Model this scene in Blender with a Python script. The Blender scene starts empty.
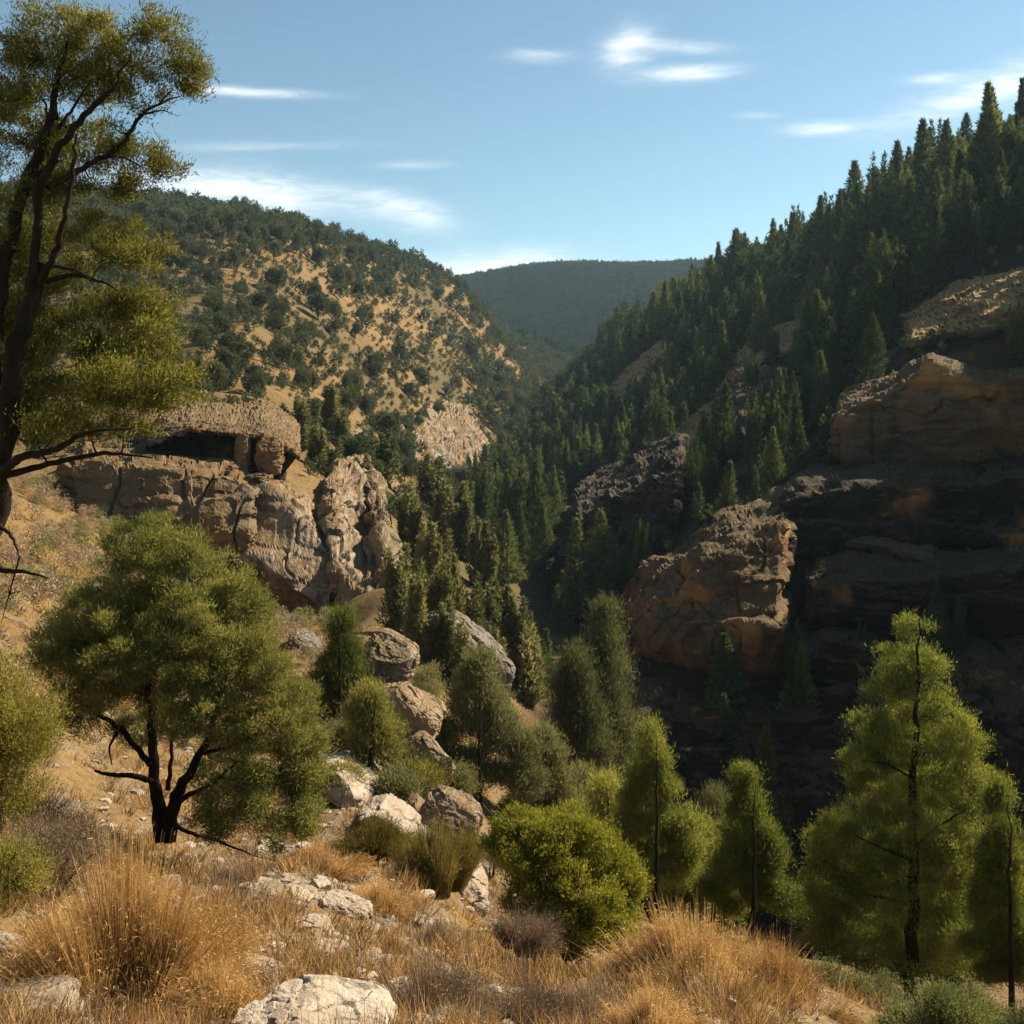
import bpy, math, random
import numpy as np
from mathutils import Vector

# ------------------------------------------------------------------ camera
scn = bpy.context.scene
F = 1098.0            # focal length in pixels
HY = 430.0            # pixel row of the horizon
cam_d = bpy.data.cameras.new("camera")
cam = bpy.data.objects.new("camera", cam_d)
scn.collection.objects.link(cam)
cam_d.sensor_width = 36.0
cam_d.lens = 36.0 * F / 1024.0
cam_d.shift_y = (HY - 512.0) / 1024.0
cam_d.clip_start = 0.1
cam_d.clip_end = 12000.0
cam.location = (0, 0, 0)
cam.rotation_euler = (math.radians(90), 0, 0)
scn.camera = cam

# ------------------------------------------------------------------ sky and sun
SUN_EL = math.radians(42.0)
SUN_AZ = math.radians(62.0)       # from +Y towards +X
SKY_STRENGTH = 0.056
SUN_STRENGTH = 5.0
world = bpy.data.worlds.new("World")
scn.world = world
world.use_nodes = True
wt = world.node_tree
wn, wl = wt.nodes, wt.links
wn.clear()
w_out = wn.new("ShaderNodeOutputWorld")
w_bg = wn.new("ShaderNodeBackground")
w_bg.inputs["Strength"].default_value = SKY_STRENGTH
sky = wn.new("ShaderNodeTexSky")
sky.sky_type = 'NISHITA'
sky.sun_disc = False
sky.sun_elevation = SUN_EL
sky.sun_rotation = SUN_AZ
sky.altitude = 900
sky.air_density = 1.0
sky.dust_density = 0.5
sky.ozone_density = 1.2


def wmath(op, a, b=None, c=None):
    n = wn.new("ShaderNodeMath")
    n.operation = op
    for i, v in enumerate((a, b, c)):
        if v is None:
            continue
        if isinstance(v, (int, float)):
            n.inputs[i].default_value = v
        else:
            wl.new(v, n.inputs[i])
    return n.outputs[0]


w_tc = wn.new("ShaderNodeTexCoord")
w_sep = wn.new("ShaderNodeSeparateXYZ")
wl.new(w_tc.outputs["Generated"], w_sep.inputs[0])
w_y = wmath('MAXIMUM', w_sep.outputs[1], 0.02)
w_u = wmath('DIVIDE', w_sep.outputs[0], w_y)
w_v = wmath('DIVIDE', w_sep.outputs[2], w_y)
w_cmb = wn.new("ShaderNodeCombineXYZ")
wl.new(w_u, w_cmb.inputs[0])
wl.new(w_v, w_cmb.inputs[1])
w_map = wn.new("ShaderNodeMapping")
w_map.inputs["Scale"].default_value = (9, 34, 1)
w_map.inputs["Rotation"].default_value = (0, 0, 0.06)
wl.new(w_cmb.outputs[0], w_map.inputs[0])
w_noi = wn.new("ShaderNodeTexNoise")
w_noi.inputs["Scale"].default_value = 1.0
w_noi.inputs["Detail"].default_value = 6.0
w_noi.inputs["Roughness"].default_value = 0.55
w_noi.inputs["Distortion"].default_value = 0.5
wl.new(w_map.outputs[0], w_noi.inputs["Vector"])
w_n = w_noi.outputs[0]
# wisps of cirrus: direction (u, v), half sizes, tilt, density
CLOUDS = [(0.250, 0.309, 62, 4.5, -.06, .62), (0.225, 0.186, 105, 17, -.08, .95), (0.395, .207, 44, 13, -.25, .6),
          (0.47, .262, 85, 14, .02, .8), (0.612, .046, 24, 17, .5, .8), (0.672, .071, 42, 7.5, .1, .78),
          (0.528, .055, 30, 6, .0, .35), (0.806, .126, 34, 5.5, .03, .7), (0.975, .085, 62, 15, .32, .72),
          (0.915, .077, 26, 5, .08, .5), (0.25, .143, 85, 5, .02, .25), (0.405, .161, 30, 4, 0, .28),
          (0.66, .045, 45, 5, -.05, .4), (0.89, .115, 60, 14, .25, .22), (1.1, .06, 90, 22, .3, .6), (0.74, .113, 20, 3, 0, .25)]
CLOUDS[0] = (0.237, .0895, 60, 4.2, -.05, .75)
w_sum = None
for fx, fy, a, b, rot, dens in CLOUDS:
    u0 = (fx * 1024 - 512) / F
    v0 = (HY - fy * 1024) / F
    du = wmath('SUBTRACT', w_u, u0)
    dv = wmath('SUBTRACT', w_v, v0)
    ca, sa = math.cos(rot), math.sin(rot)
    p = wmath('MULTIPLY_ADD', du, ca, wmath('MULTIPLY', dv, sa))
    q = wmath('MULTIPLY_ADD', dv, ca, wmath('MULTIPLY', du, -sa))
    # ragged outline from the noise
    q = wmath('MULTIPLY_ADD', wmath('SUBTRACT', w_n, 0.5), b * 2.2 / F, q)
    p = wmath('MULTIPLY', p, F / a)
    q = wmath('MULTIPLY', q, F / b)
    r2 = wmath('ADD', wmath('MULTIPLY', p, p), wmath('MULTIPLY', q, q))
    e = wmath('MULTIPLY', wmath('EXPONENT', wmath('MULTIPLY', r2, -1.0)), dens)
    w_sum = e if w_sum is None else wmath('ADD', w_sum, e)
w_map2 = wn.new("ShaderNodeMapping")
w_map2.inputs["Scale"].default_value = (26, 120, 1)
w_map2.inputs["Rotation"].default_value = (0, 0, 0.12)
wl.new(w_cmb.outputs[0], w_map2.inputs[0])
w_noi2 = wn.new("ShaderNodeTexNoise")
w_noi2.inputs["Scale"].default_value = 1.0
w_noi2.inputs["Detail"].default_value = 8.0
w_noi2.inputs["Roughness"].default_value = 0.65
w_noi2.inputs["Distortion"].default_value = 0.9
wl.new(w_map2.outputs[0], w_noi2.inputs["Vector"])
w_fac = wmath('MULTIPLY', w_sum, wmath('MULTIPLY_ADD', w_noi2.outputs[0], 2.6, -0.35))
w_fac = wmath('MULTIPLY', w_fac, wmath('GREATER_THAN', w_sep.outputs[1], 0.05))
w_fac = wmath('MINIMUM', w_fac, 0.9)
w_tint = wn.new("ShaderNodeMix")
w_tint.data_type = 'RGBA'
w_tint.blend_type = 'MULTIPLY'
w_tint.inputs[0].default_value = 1.0
wl.new(sky.outputs[0], w_tint.inputs["A"])
w_tint.inputs["B"].default_value = (0.276, 0.287, 0.240, 1)
w_mix = wn.new("ShaderNodeMix")
w_mix.data_type = 'RGBA'
wl.new(w_fac, w_mix.inputs[0])
w_gam = wn.new("ShaderNodeGamma")
w_gam.inputs[1].default_value = 1.2
wl.new(w_tint.outputs["Result"], w_gam.inputs[0])
w_scl = wn.new("ShaderNodeMix")
w_scl.data_type = 'RGBA'
w_scl.blend_type = 'MULTIPLY'
w_scl.inputs[0].default_value = 1.0
wl.new(w_gam.outputs[0], w_scl.inputs["A"])
w_scl.inputs["B"].default_value = (4.0, 4.0, 4.0, 1)
wl.new(w_scl.outputs["Result"], w_mix.inputs["A"])
w_mix.inputs["B"].default_value = (9.4, 9.7, 9.8, 1)
wl.new(w_mix.outputs["Result"], w_bg.inputs["Color"])
wl.new(w_bg.outputs[0], w_out.inputs[0])

sun_d = bpy.data.lights.new("sun", 'SUN')
sun_d.energy = SUN_STRENGTH
sun_d.angle = math.radians(0.5)
sun_d.color = (1.0, 0.90, 0.74)
sun = bpy.data.objects.new("sun", sun_d)
scn.collection.objects.link(sun)
sdir = Vector((math.sin(SUN_AZ) * math.cos(SUN_EL), math.cos(SUN_AZ) * math.cos(SUN_EL), math.sin(SUN_EL)))
sun.rotation_euler = sdir.to_track_quat('Z', 'Y').to_euler()
sun.location = sdir * 500

vs = scn.view_settings
vs.view_transform = 'Standard'
vs.look = 'None'
vs.exposure = 1.24
vs.gamma = 1.0
scn.cycles.max_bounces = 6
scn.cycles.diffuse_bounces = 1
scn.cycles.transmission_bounces = 4
scn.cycles.volume_bounces = 0
scn.cycles.use_denoising = True

# ------------------------------------------------------------------ numpy noise
M32 = np.uint64(0xFFFFFFFF)


def _hash(ix, iy, iz, seed):
    h = (ix.astype(np.int64) * 374761393 + iy.astype(np.int64) * 668265263 + iz.astype(np.int64) * 2147483647 + seed * 1274126177).astype(np.uint64) & M32
    h = ((h ^ (h >> np.uint64(13))) * np.uint64(1274126177)) & M32
    h = ((h ^ (h >> np.uint64(16))) * np.uint64(2246822519)) & M32
    h = h ^ (h >> np.uint64(15))
    return (h & np.uint64(0xFFFF)).astype(np.float64) / 32767.5 - 1.0


def vnoise(p, seed=0):
    p = np.asarray(p, float)
    i = np.floor(p)
    f = p - i
    f = f * f * f * (f * (f * 6 - 15) + 10)
    x, y, z = i[:, 0], i[:, 1], i[:, 2]
    fx, fy, fz = f[:, 0], f[:, 1], f[:, 2]
    out = 0
    for dz in (0, 1):
        wz = fz if dz else 1 - fz
        for dy in (0, 1):
            wy = fy if dy else 1 - fy
            a = _hash(x, y + dy, z + dz, seed)
            b = _hash(x + 1, y + dy, z + dz, seed)
            out = out + wz * wy * (a + (b - a) * fx)
    return out


def fbm(p, octv=4, seed=0, gain=0.5, ridged=False):
    s, a, t = 0, 1.0, 0
    p = np.asarray(p, float)
    for k in range(octv):
        n = vnoise(p + 17.3 * k, seed + k)
        if ridged:
            n = 1 - 2 * np.abs(n)
        s = s + a * n
        t += a
        a *= gain
        p = p * 2.03
    return s / t


# ------------------------------------------------------------------ mesh and object helpers
COL = scn.collection


def make_mesh(name, V, faces, smooth=False, mats=(), midx=None):
    """faces: list of integer arrays (n,3) and/or (n,4)."""
    V = np.ascontiguousarray(V, np.float32)
    me = bpy.data.meshes.new(name)
    me.vertices.add(len(V))
    me.vertices.foreach_set("co", V.ravel())
    faces = [np.asarray(f, np.int32) for f in faces if len(f)]
    loops = np.concatenate([f.ravel() for f in faces])
    tot = np.concatenate([np.full(len(f), f.shape[1], np.int32) for f in faces])
    start = np.concatenate([[0], np.cumsum(tot)[:-1]]).astype(np.int32)
    me.loops.add(len(loops))
    me.loops.foreach_set("vertex_index", loops)
    me.polygons.add(len(tot))
    me.polygons.foreach_set("loop_start", start)
    me.polygons.foreach_set("loop_total", tot)
    if midx is not None:
        me.polygons.foreach_set("material_index", np.asarray(midx, np.int32))
    me.polygons.foreach_set("use_smooth", np.full(len(tot), smooth, bool))
    for m in mats:
        me.materials.append(m)
    me.update()
    me.validate()
    return me


def obj(name, me, parent=None, loc=(0, 0, 0)):
    o = bpy.data.objects.new(name, me)
    o.location = loc
    COL.objects.link(o)
    if parent is not None:
        o.parent = parent
    return o


def tag(o, label=None, cat=None, group=None, kind=None):
    if label:
        o["label"] = label
    if cat:
        o["category"] = cat
    if group:
        o["group"] = group
    if kind:
        o["kind"] = kind
    return o


def thing(name, loc, label, cat, group=None):
    o = bpy.data.objects.new(name, None)
    o.empty_display_size = 0.3
    o.location = loc
    COL.objects.link(o)
    return tag(o, label, cat, group)


def P(px, py, D):
    return np.array([(px - 512.0) / F * D, D, (HY - py) / F * D])


class Soup:
    """collects vertices and faces of one mesh"""

    def __init__(self):
        self.V, self.T, self.Q, self.n = [], [], [], 0

    def add(self, V, T=None, Q=None):
        V = np.asarray(V, float)
        if T is not None and len(T):
            self.T.append(np.asarray(T) + self.n)
        if Q is not None and len(Q):
            self.Q.append(np.asarray(Q) + self.n)
        self.V.append(V)
        self.n += len(V)

    def mesh(self, name, mats, smooth=False):
        V = np.concatenate(self.V)
        fs = []
        if self.T:
            fs.append(np.concatenate(self.T))
        if self.Q:
            fs.append(np.concatenate(self.Q))
        return make_mesh(name, V, fs, smooth, mats)

    def tube(self, pts, rad, n=6):
        pts = np.asarray(pts, float)
        m = len(pts)
        rad = np.broadcast_to(np.asarray(rad, float), (m,))
        t = np.gradient(pts, axis=0)
        t /= np.linalg.norm(t, axis=1)[:, None] + 1e-9
        ref = np.where(np.abs(t[:, 2:3]) > 0.85, np.array([[1.0, 0, 0]]), np.array([[0, 0, 1.0]]))
        ref = np.broadcast_to(ref[m // 2], (m, 3))
        a = np.cross(t, ref)
        a /= np.linalg.norm(a, axis=1)[:, None] + 1e-9
        b = np.cross(t, a)
        ang = np.linspace(0, 2 * math.pi, n, endpoint=False)
        V = pts[:, None, :] + rad[:, None, None] * (np.cos(ang)[None, :, None] * a[:, None, :] + np.sin(ang)[None, :, None] * b[:, None, :])
        i = np.arange(m - 1)[:, None] * n
        j = np.arange(n)[None, :]
        j2 = (j + 1) % n
        Q = np.stack([i + j, i + j2, i + n + j2, i + n + j], -1).reshape(-1, 4)
        V = V.reshape(-1, 3)
        tip = len(V)
        V = np.concatenate([V, pts[-1:]])
        T = np.stack([np.full(n, tip), (m - 1) * n + np.arange(n), (m - 1) * n + (np.arange(n) + 1) % n], -1)
        self.add(V, T, Q)

    def leaves(self, p, d, length, width, rng, quad=False):
        p = np.asarray(p, float)
        n = len(p)
        d = d / (np.linalg.norm(d, axis=1)[:, None] + 1e-9)
        r = rng.normal(size=(n, 3))
        s = np.cross(d, r)
        s /= np.linalg.norm(s, axis=1)[:, None] + 1e-9
        L = (length * rng.uniform(0.6, 1.35, n))[:, None]
        W = (width * rng.uniform(0.7, 1.3, n))[:, None]
        if quad:
            V = np.stack([p, p + d * L * .5 + s * W * .5, p + d * L, p + d * L * .5 - s * W * .5], 1).reshape(-1, 3)
            self.add(V, None, np.arange(4 * n).reshape(-1, 4))
        else:
            V = np.stack([p - s * W * .5, p + s * W * .5, p + d * L], 1).reshape(-1, 3)
            self.add(V, np.arange(3 * n).reshape(-1, 3))


def resample(pts, n):
    pts = np.asarray(pts, float)
    seg = np.linalg.norm(np.diff(pts, axis=0), axis=1)
    s = np.concatenate([[0], np.cumsum(seg)])
    t = np.linspace(0, s[-1], n)
    return np.stack([np.interp(t, s, pts[:, k]) for k in range(pts.shape[1])], 1)


def smooth1(a, it=2):
    a = np.array(a, float)
    for _ in range(it):
        b = a.copy()
        b[1:-1] = 0.25 * a[:-2] + 0.5 * a[1:-1] + 0.25 * a[2:]
        a = b
    return a


# ------------------------------------------------------------------ materials
def new_mat(name):
    m = bpy.data.materials.new(name)
    m.use_nodes = True
    nt = m.node_tree
    nt.nodes.clear()
    out = nt.nodes.new("ShaderNodeOutputMaterial")
    return m, nt, out


class NB:
    def __init__(self, nt):
        self.nt, self.n, self.l = nt, nt.nodes, nt.links

    def set(self, sock, v):
        if v is None:
            return
        if isinstance(v, bpy.types.NodeSocket):
            self.l.new(v, sock)
        elif isinstance(v, tuple) and len(v) == 3 and sock.type == 'RGBA':
            sock.default_value = (*v, 1)
        else:
            sock.default_value = v

    def node(self, t, **kw):
        n = self.n.new(t)
        for k, v in kw.items():
            setattr(n, k, v)
        return n

    def math(self, op, a, b=None, c=None, clamp=False):
        n = self.node("ShaderNodeMath", operation=op, use_clamp=clamp)
        for i, v in enumerate((a, b, c)):
            self.set(n.inputs[i], v)
        return n.outputs[0]

    def mix(self, f, a, b, blend='MIX'):
        n = self.node("ShaderNodeMix", data_type='RGBA', blend_type=blend)
        self.set(n.inputs[0], f)
        self.set(n.inputs["A"], a)
        self.set(n.inputs["B"], b)
        return n.outputs["Result"]

    def noise(self, vec, scale, detail=4, rough=0.55, dist=0.0):
        n = self.node("ShaderNodeTexNoise")
        n.inputs["Scale"].default_value = scale
        n.inputs["Detail"].default_value = detail
        n.inputs["Roughness"].default_value = rough
        n.inputs["Distortion"].default_value = dist
        if vec is not None:
            self.l.new(vec, n.inputs["Vector"])
        return n.outputs[0]

    def mapping(self, vec, scale=(1, 1, 1), rot=(0, 0, 0)):
        n = self.node("ShaderNodeMapping")
        n.inputs["Scale"].default_value = scale
        n.inputs["Rotation"].default_value = rot
        self.l.new(vec, n.inputs[0])
        return n.outputs[0]

    def step(self, v, a, b):
        n = self.node("ShaderNodeMapRange", interpolation_type='SMOOTHSTEP')
        self.set(n.inputs[0], v)
        n.inputs[1].default_value = a
        n.inputs[2].default_value = b
        return n.outputs[0]

    def ramp(self, v, stops):
        n = self.node("ShaderNodeValToRGB")
        e = n.color_ramp.elements
        while len(e) < len(stops):
            e.new(0.5)
        for k, (pos, c) in enumerate(stops):
            e[k].position = pos
            e[k].color = (*c, 1)
        self.l.new(v, n.inputs[0])
        return n.outputs[0]


def leaf_mat(name, dark, mid, light, transl=0.4, patch=0.6, tl=(1.15, 1.06, 0.65)):
    """foliage: leaf-to-leaf and clump-to-clump variation; thin leaves let light through"""
    m, nt, out = new_mat(name)
    b = NB(nt)
    geo = b.node("ShaderNodeNewGeometry")
    oi = b.node("ShaderNodeObjectInfo")
    big = b.noise(geo.outputs["Position"], patch, 2, 0.5)
    v = b.math('MULTIPLY_ADD', geo.outputs["Random Per Island"], 0.5, b.math('MULTIPLY_ADD', big, 0.9, -0.22))
    v = b.math('ADD', v, b.math('MULTIPLY_ADD', oi.outputs["Random"], 0.5, -0.25))
    col = b.ramp(v, [(0.1, dark), (0.5, mid), (0.9, light)])
    d = b.node("ShaderNodeBsdfDiffuse")
    t = b.node("ShaderNodeBsdfTranslucent")
    b.set(d.inputs[0], col)
    b.set(t.inputs[0], b.mix(1.0, col, tl, 'MULTIPLY'))
    mx = b.node("ShaderNodeMixShader")
    mx.inputs[0].default_value = transl
    b.l.new(d.outputs[0], mx.inputs[1])
    b.l.new(t.outputs[0], mx.inputs[2])
    b.l.new(mx.outputs[0], out.inputs[0])
    return m


def bark_mat(name, c1, c2, scale=6):
    m, nt, out = new_mat(name)
    b = NB(nt)
    geo = b.node("ShaderNodeNewGeometry")
    v = b.mapping(geo.outputs["Position"], (scale, scale, scale * 0.25))
    n = b.noise(v, 2.0, 5, 0.65)
    bs = b.node("ShaderNodeBsdfPrincipled")
    b.set(bs.inputs["Base Color"], b.ramp(n, [(0.3, c1), (0.7, c2)]))
    bs.inputs["Roughness"].default_value = 0.9
    bs.inputs["Specular IOR Level"].default_value = 0.1
    bp = b.node("ShaderNodeBump")
    bp.inputs["Strength"].default_value = 0.6
    bp.inputs["Distance"].default_value = 0.03
    b.l.new(n, bp.inputs["Height"])
    b.l.new(bp.outputs[0], bs.inputs["Normal"])
    b.l.new(bs.outputs[0], out.inputs[0])
    return m


def rock_mat(name, base, warm, stain, pale, unit=1.0, grass=(0.20, 0.13, 0.058), grass_at=(0.62, 0.86), ochre=0.35, varn=0.8, ochre_col=(0.26, 0.135, 0.045)):
    """layered limestone: strata, vertical varnish stains, pale scars, dry grass where it lies flat"""
    m, nt, out = new_mat(name)
    b = NB(nt)
    geo = b.node("ShaderNodeNewGeometry")
    pos = geo.outputs["Position"]
    sep = b.node("ShaderNodeSeparateXYZ")
    b.l.new(geo.outputs["Normal"], sep.inputs[0])
    big = b.noise(pos, 0.16 / unit, 4, 0.55)
    med = b.noise(pos, 0.9 / unit, 6, 0.65, 0.6)
    fine = b.noise(pos, 5.0 / unit, 6, 0.7)
    strat = b.noise(b.mapping(pos, (0.10, 0.10, 1.3)), 1.1 / unit, 5, 0.6, 0.25)
    streak = b.noise(b.mapping(pos, (1.0, 1.0, 0.07)), 0.55 / unit, 5, 0.6, 0.3)
    c = b.mix(b.step(big, 0.40, 0.60), base, warm)
    c = b.mix(b.math('MULTIPLY', b.step(strat, 0.48, 0.66), 0.55), c, pale)
    c = b.mix(b.math('MULTIPLY', b.step(strat, 0.44, 0.30), 0.6), c, stain)
    c = b.mix(b.math('MULTIPLY', b.step(med, 0.55, 0.72), 0.6), c, pale)
    och = b.noise(pos, 0.28 / unit, 3, 0.5)
    c = b.mix(b.math('MULTIPLY', b.step(och, 0.52, 0.66), ochre), c, ochre_col)
    steep = b.step(sep.outputs[2], 0.55, 0.15)
    c = b.mix(b.math('MULTIPLY', b.math('MULTIPLY', b.step(streak, 0.50, 0.64), steep), varn), c, stain)
    c = b.mix(b.math('MULTIPLY', b.step(fine, 0.42, 0.25), 0.45), c, stain)
    gv = b.math('ADD', sep.outputs[2], b.math('MULTIPLY_ADD', med, 0.55, -0.275))
    gc = b.mix(b.step(fine, 0.35, 0.65), grass, tuple(x * 0.45 for x in grass))
    c = b.mix(b.step(gv, *grass_at), c, gc)
    bs = b.node("ShaderNodeBsdfPrincipled")
    b.set(bs.inputs["Base Color"], c)
    bs.inputs["Roughness"].default_value = 0.93
    bs.inputs["Specular IOR Level"].default_value = 0.15
    h = b.math('ADD', b.math('MULTIPLY', med, 0.55), b.math('ADD', b.math('MULTIPLY', strat, 0.5), b.math('MULTIPLY', fine, 0.22)))
    bp = b.node("ShaderNodeBump")
    bp.inputs["Strength"].default_value = 0.8
    bp.inputs["Distance"].default_value = 0.4 * unit
    b.l.new(h, bp.inputs["Height"])
    b.l.new(bp.outputs[0], bs.inputs["Normal"])
    b.l.new(bs.outputs[0], out.inputs[0])
    return m


def ground_mat():
    m, nt, out = new_mat("dry hillside")
    b = NB(nt)
    geo = b.node("ShaderNodeNewGeometry")
    pos = geo.outputs["Position"]
    sep = b.node("ShaderNodeSeparateXYZ")
    b.l.new(geo.outputs["Normal"], sep.inputs[0])
    sp = b.node("ShaderNodeSeparateXYZ")
    b.l.new(pos, sp.inputs[0])
    vast = b.noise(pos, 0.012, 4, 0.6)
    big = b.noise(pos, 0.07, 5, 0.62)
    med = b.noise(pos, 0.5, 5, 0.65)
    fine = b.noise(pos, 3.2, 6, 0.7)
    tiny = b.noise(pos, 17.0, 5, 0.7)
    gold = b.mix(b.step(big, 0.35, 0.65), (0.225, 0.142, 0.055), (0.165, 0.098, 0.036))
    gold = b.mix(b.math('MULTIPLY', b.step(med, 0.5, 0.7), 0.6), gold, (0.215, 0.135, 0.058))
    olive = b.mix(med, (0.033, 0.036, 0.013), (0.092, 0.079, 0.030))
    c = b.mix(b.math('MULTIPLY', b.step(b.math('ADD', vast, b.math('MULTIPLY_ADD', fine, .4, -.2)), 0.44, 0.62), 0.8), gold, olive)
    c = b.mix(b.math('MULTIPLY', b.step(fine, 0.52, 0.36), 0.55), c, (0.066, 0.046, 0.023))
    stone = b.mix(b.step(fine, 0.3, 0.7), (0.132, 0.109, 0.083), (0.277, 0.238, 0.185))
    sv = b.math('ADD', b.math('SUBTRACT', 1.0, sep.outputs[2]), b.math('MULTIPLY_ADD', med, 0.9, -0.45))
    c = b.mix(b.step(b.math('SUBTRACT', sv, b.math('MULTIPLY', b.step(sp.outputs[1], 90.0, 160.0), 0.14)), 0.50, 0.66), c, stone)
    # bare pale earth and stone showing through on the near slope
    near = b.step(sp.outputs[1], 60.0, 20.0)
    bare = b.math('MULTIPLY', near, b.step(b.math('ADD', med, b.math('MULTIPLY_ADD', fine, .5, -.25)), 0.46, 0.60))
    earth = b.mix(b.step(tiny, 0.35, 0.65), (0.145, 0.102, 0.063), (0.277, 0.218, 0.152))
    c = b.mix(b.math('MULTIPLY', bare, 0.9), c, earth)
    c = b.mix(b.math('MULTIPLY', b.step(tiny, 0.45, 0.3), 0.35), c, (0.046, 0.033, 0.020))
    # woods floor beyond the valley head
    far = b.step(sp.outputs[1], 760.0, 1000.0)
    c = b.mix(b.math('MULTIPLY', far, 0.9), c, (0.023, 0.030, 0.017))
    # leaf litter and soil under woods, with slope and gorge shade painted in
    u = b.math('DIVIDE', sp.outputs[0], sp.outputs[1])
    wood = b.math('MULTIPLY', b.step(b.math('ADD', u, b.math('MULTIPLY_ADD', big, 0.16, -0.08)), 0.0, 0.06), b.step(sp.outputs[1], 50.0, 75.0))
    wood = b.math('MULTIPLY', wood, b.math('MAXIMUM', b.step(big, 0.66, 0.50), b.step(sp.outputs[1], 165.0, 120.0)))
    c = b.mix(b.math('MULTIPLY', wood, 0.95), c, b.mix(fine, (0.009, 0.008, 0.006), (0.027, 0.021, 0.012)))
    bs = b.node("ShaderNodeBsdfPrincipled")
    b.set(bs.inputs["Base Color"], c)
    bs.inputs["Roughness"].default_value = 0.95
    bs.inputs["Specular IOR Level"].default_value = 0.1
    h = b.math('ADD', b.math('MULTIPLY', med, 1.2), b.math('ADD', b.math('MULTIPLY', fine, 0.35), b.math('MULTIPLY', tiny, 0.08)))
    bp = b.node("ShaderNodeBump")
    bp.inputs["Strength"].default_value = 0.8
    bp.inputs["Distance"].default_value = 0.6
    b.l.new(h, bp.inputs["Height"])
    b.l.new(bp.outputs[0], bs.inputs["Normal"])
    b.l.new(bs.outputs[0], out.inputs[0])
    return m


MAT_GROUND = ground_mat()
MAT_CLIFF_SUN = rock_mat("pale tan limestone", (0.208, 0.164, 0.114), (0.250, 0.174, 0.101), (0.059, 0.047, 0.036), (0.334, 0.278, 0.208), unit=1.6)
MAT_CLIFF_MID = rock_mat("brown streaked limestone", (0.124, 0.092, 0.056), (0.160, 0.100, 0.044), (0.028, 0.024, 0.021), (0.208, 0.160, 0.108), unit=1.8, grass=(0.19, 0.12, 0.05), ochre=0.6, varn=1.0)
MAT_CLIFF_SHADE_TONE = rock_mat("shade-darkened brown limestone", (0.0112, 0.0090, 0.0060), (0.0173, 0.0105, 0.0053), (0.0023, 0.0023, 0.0023), (0.0210, 0.0165, 0.0112), unit=2.2,  # limestone's shaded copy: near-black tone carries the canyon shade in its colour
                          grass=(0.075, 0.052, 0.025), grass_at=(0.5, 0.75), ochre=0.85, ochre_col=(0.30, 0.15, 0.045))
MAT_ROCK = rock_mat("pale boulder stone", (0.288, 0.224, 0.156), (0.317, 0.245, 0.169), (0.093, 0.068, 0.047), (0.447, 0.374, 0.282), unit=0.25, grass_at=(2.0, 3.0), ochre=0.1, varn=0.3)
MAT_ROCK_GREY = rock_mat("grey boulder stone", (0.140, 0.118, 0.095), (0.174, 0.134, 0.092), (0.039, 0.035, 0.030), (0.236, 0.204, 0.169), unit=0.7, grass_at=(1.0, 1.3), ochre=0.12, varn=0.5)
MAT_BARK = bark_mat("dark bark", (0.009, 0.006, 0.004), (0.030, 0.020, 0.013))
MAT_BARK_FAR = bark_mat("brown bark", (0.03, 0.02, 0.014), (0.07, 0.05, 0.035), 2)
MAT_CONIFER = leaf_mat("dark conifer needles", (0.0336, 0.0556, 0.0276), (0.0864, 0.1174, 0.0451), (0.2004, 0.2204, 0.0773), 0.35, 0.05)
MAT_SCRUB = leaf_mat("grey green scrub leaves", (0.041, 0.059, 0.039), (0.079, 0.096, 0.052), (0.158, 0.159, 0.084), 0.3, 0.05)
MAT_FAR = leaf_mat("far forest needles", (0.0120, 0.0230, 0.0128), (0.0204, 0.0360, 0.0176), (0.0360, 0.0540, 0.0240), 0.3, 0.02)
MAT_JUNIPER = leaf_mat("juniper sprays", (0.0576, 0.0742, 0.0264), (0.1488, 0.1651, 0.0456), (0.3216, 0.2931, 0.0924), 0.42, 0.9)
MAT_PINE = leaf_mat("young pine needles", (0.0847, 0.1121, 0.0286), (0.2035, 0.2289, 0.0539), (0.4037, 0.3965, 0.1034), 0.45, 0.8)
MAT_BUSH = leaf_mat("bright green bush leaves", (0.098, 0.111, 0.020), (0.223, 0.232, 0.035), (0.389, 0.352, 0.077), 0.45, 1.5)
MAT_OLIVE = leaf_mat("olive brown leaves", (0.0920, 0.0933, 0.0287), (0.2460, 0.2302, 0.0540), (0.4930, 0.4207, 0.1253), 0.52, 1.2)
MAT_GULLY = leaf_mat("soft gully foliage", (0.0629, 0.0800, 0.0377), (0.1509, 0.1601, 0.0730), (0.2886, 0.2716, 0.1289), 0.42, 0.25)
MAT_GOLD = leaf_mat("golden dry grass", (0.270, 0.150, 0.051), (0.566, 0.345, 0.127), (0.810, 0.570, 0.271), 0.4, 2.5, (0.792, 0.720, 0.576))
MAT_TAN = leaf_mat("tan dry twigs", (0.138, 0.098, 0.064), (0.310, 0.219, 0.138), (0.507, 0.381, 0.253), 0.3, 2.5, (0.792, 0.720, 0.576))
MAT_YELLOW = leaf_mat("yellow green leaves", (0.094, 0.085, 0.014), (0.225, 0.196, 0.042), (0.374, 0.319, 0.094), 0.4, 2.0)
MAT_SAGE = leaf_mat("pale sage leaves", (0.078, 0.095, 0.034), (0.190, 0.213, 0.085), (0.337, 0.348, 0.169), 0.35, 2.5)

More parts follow.
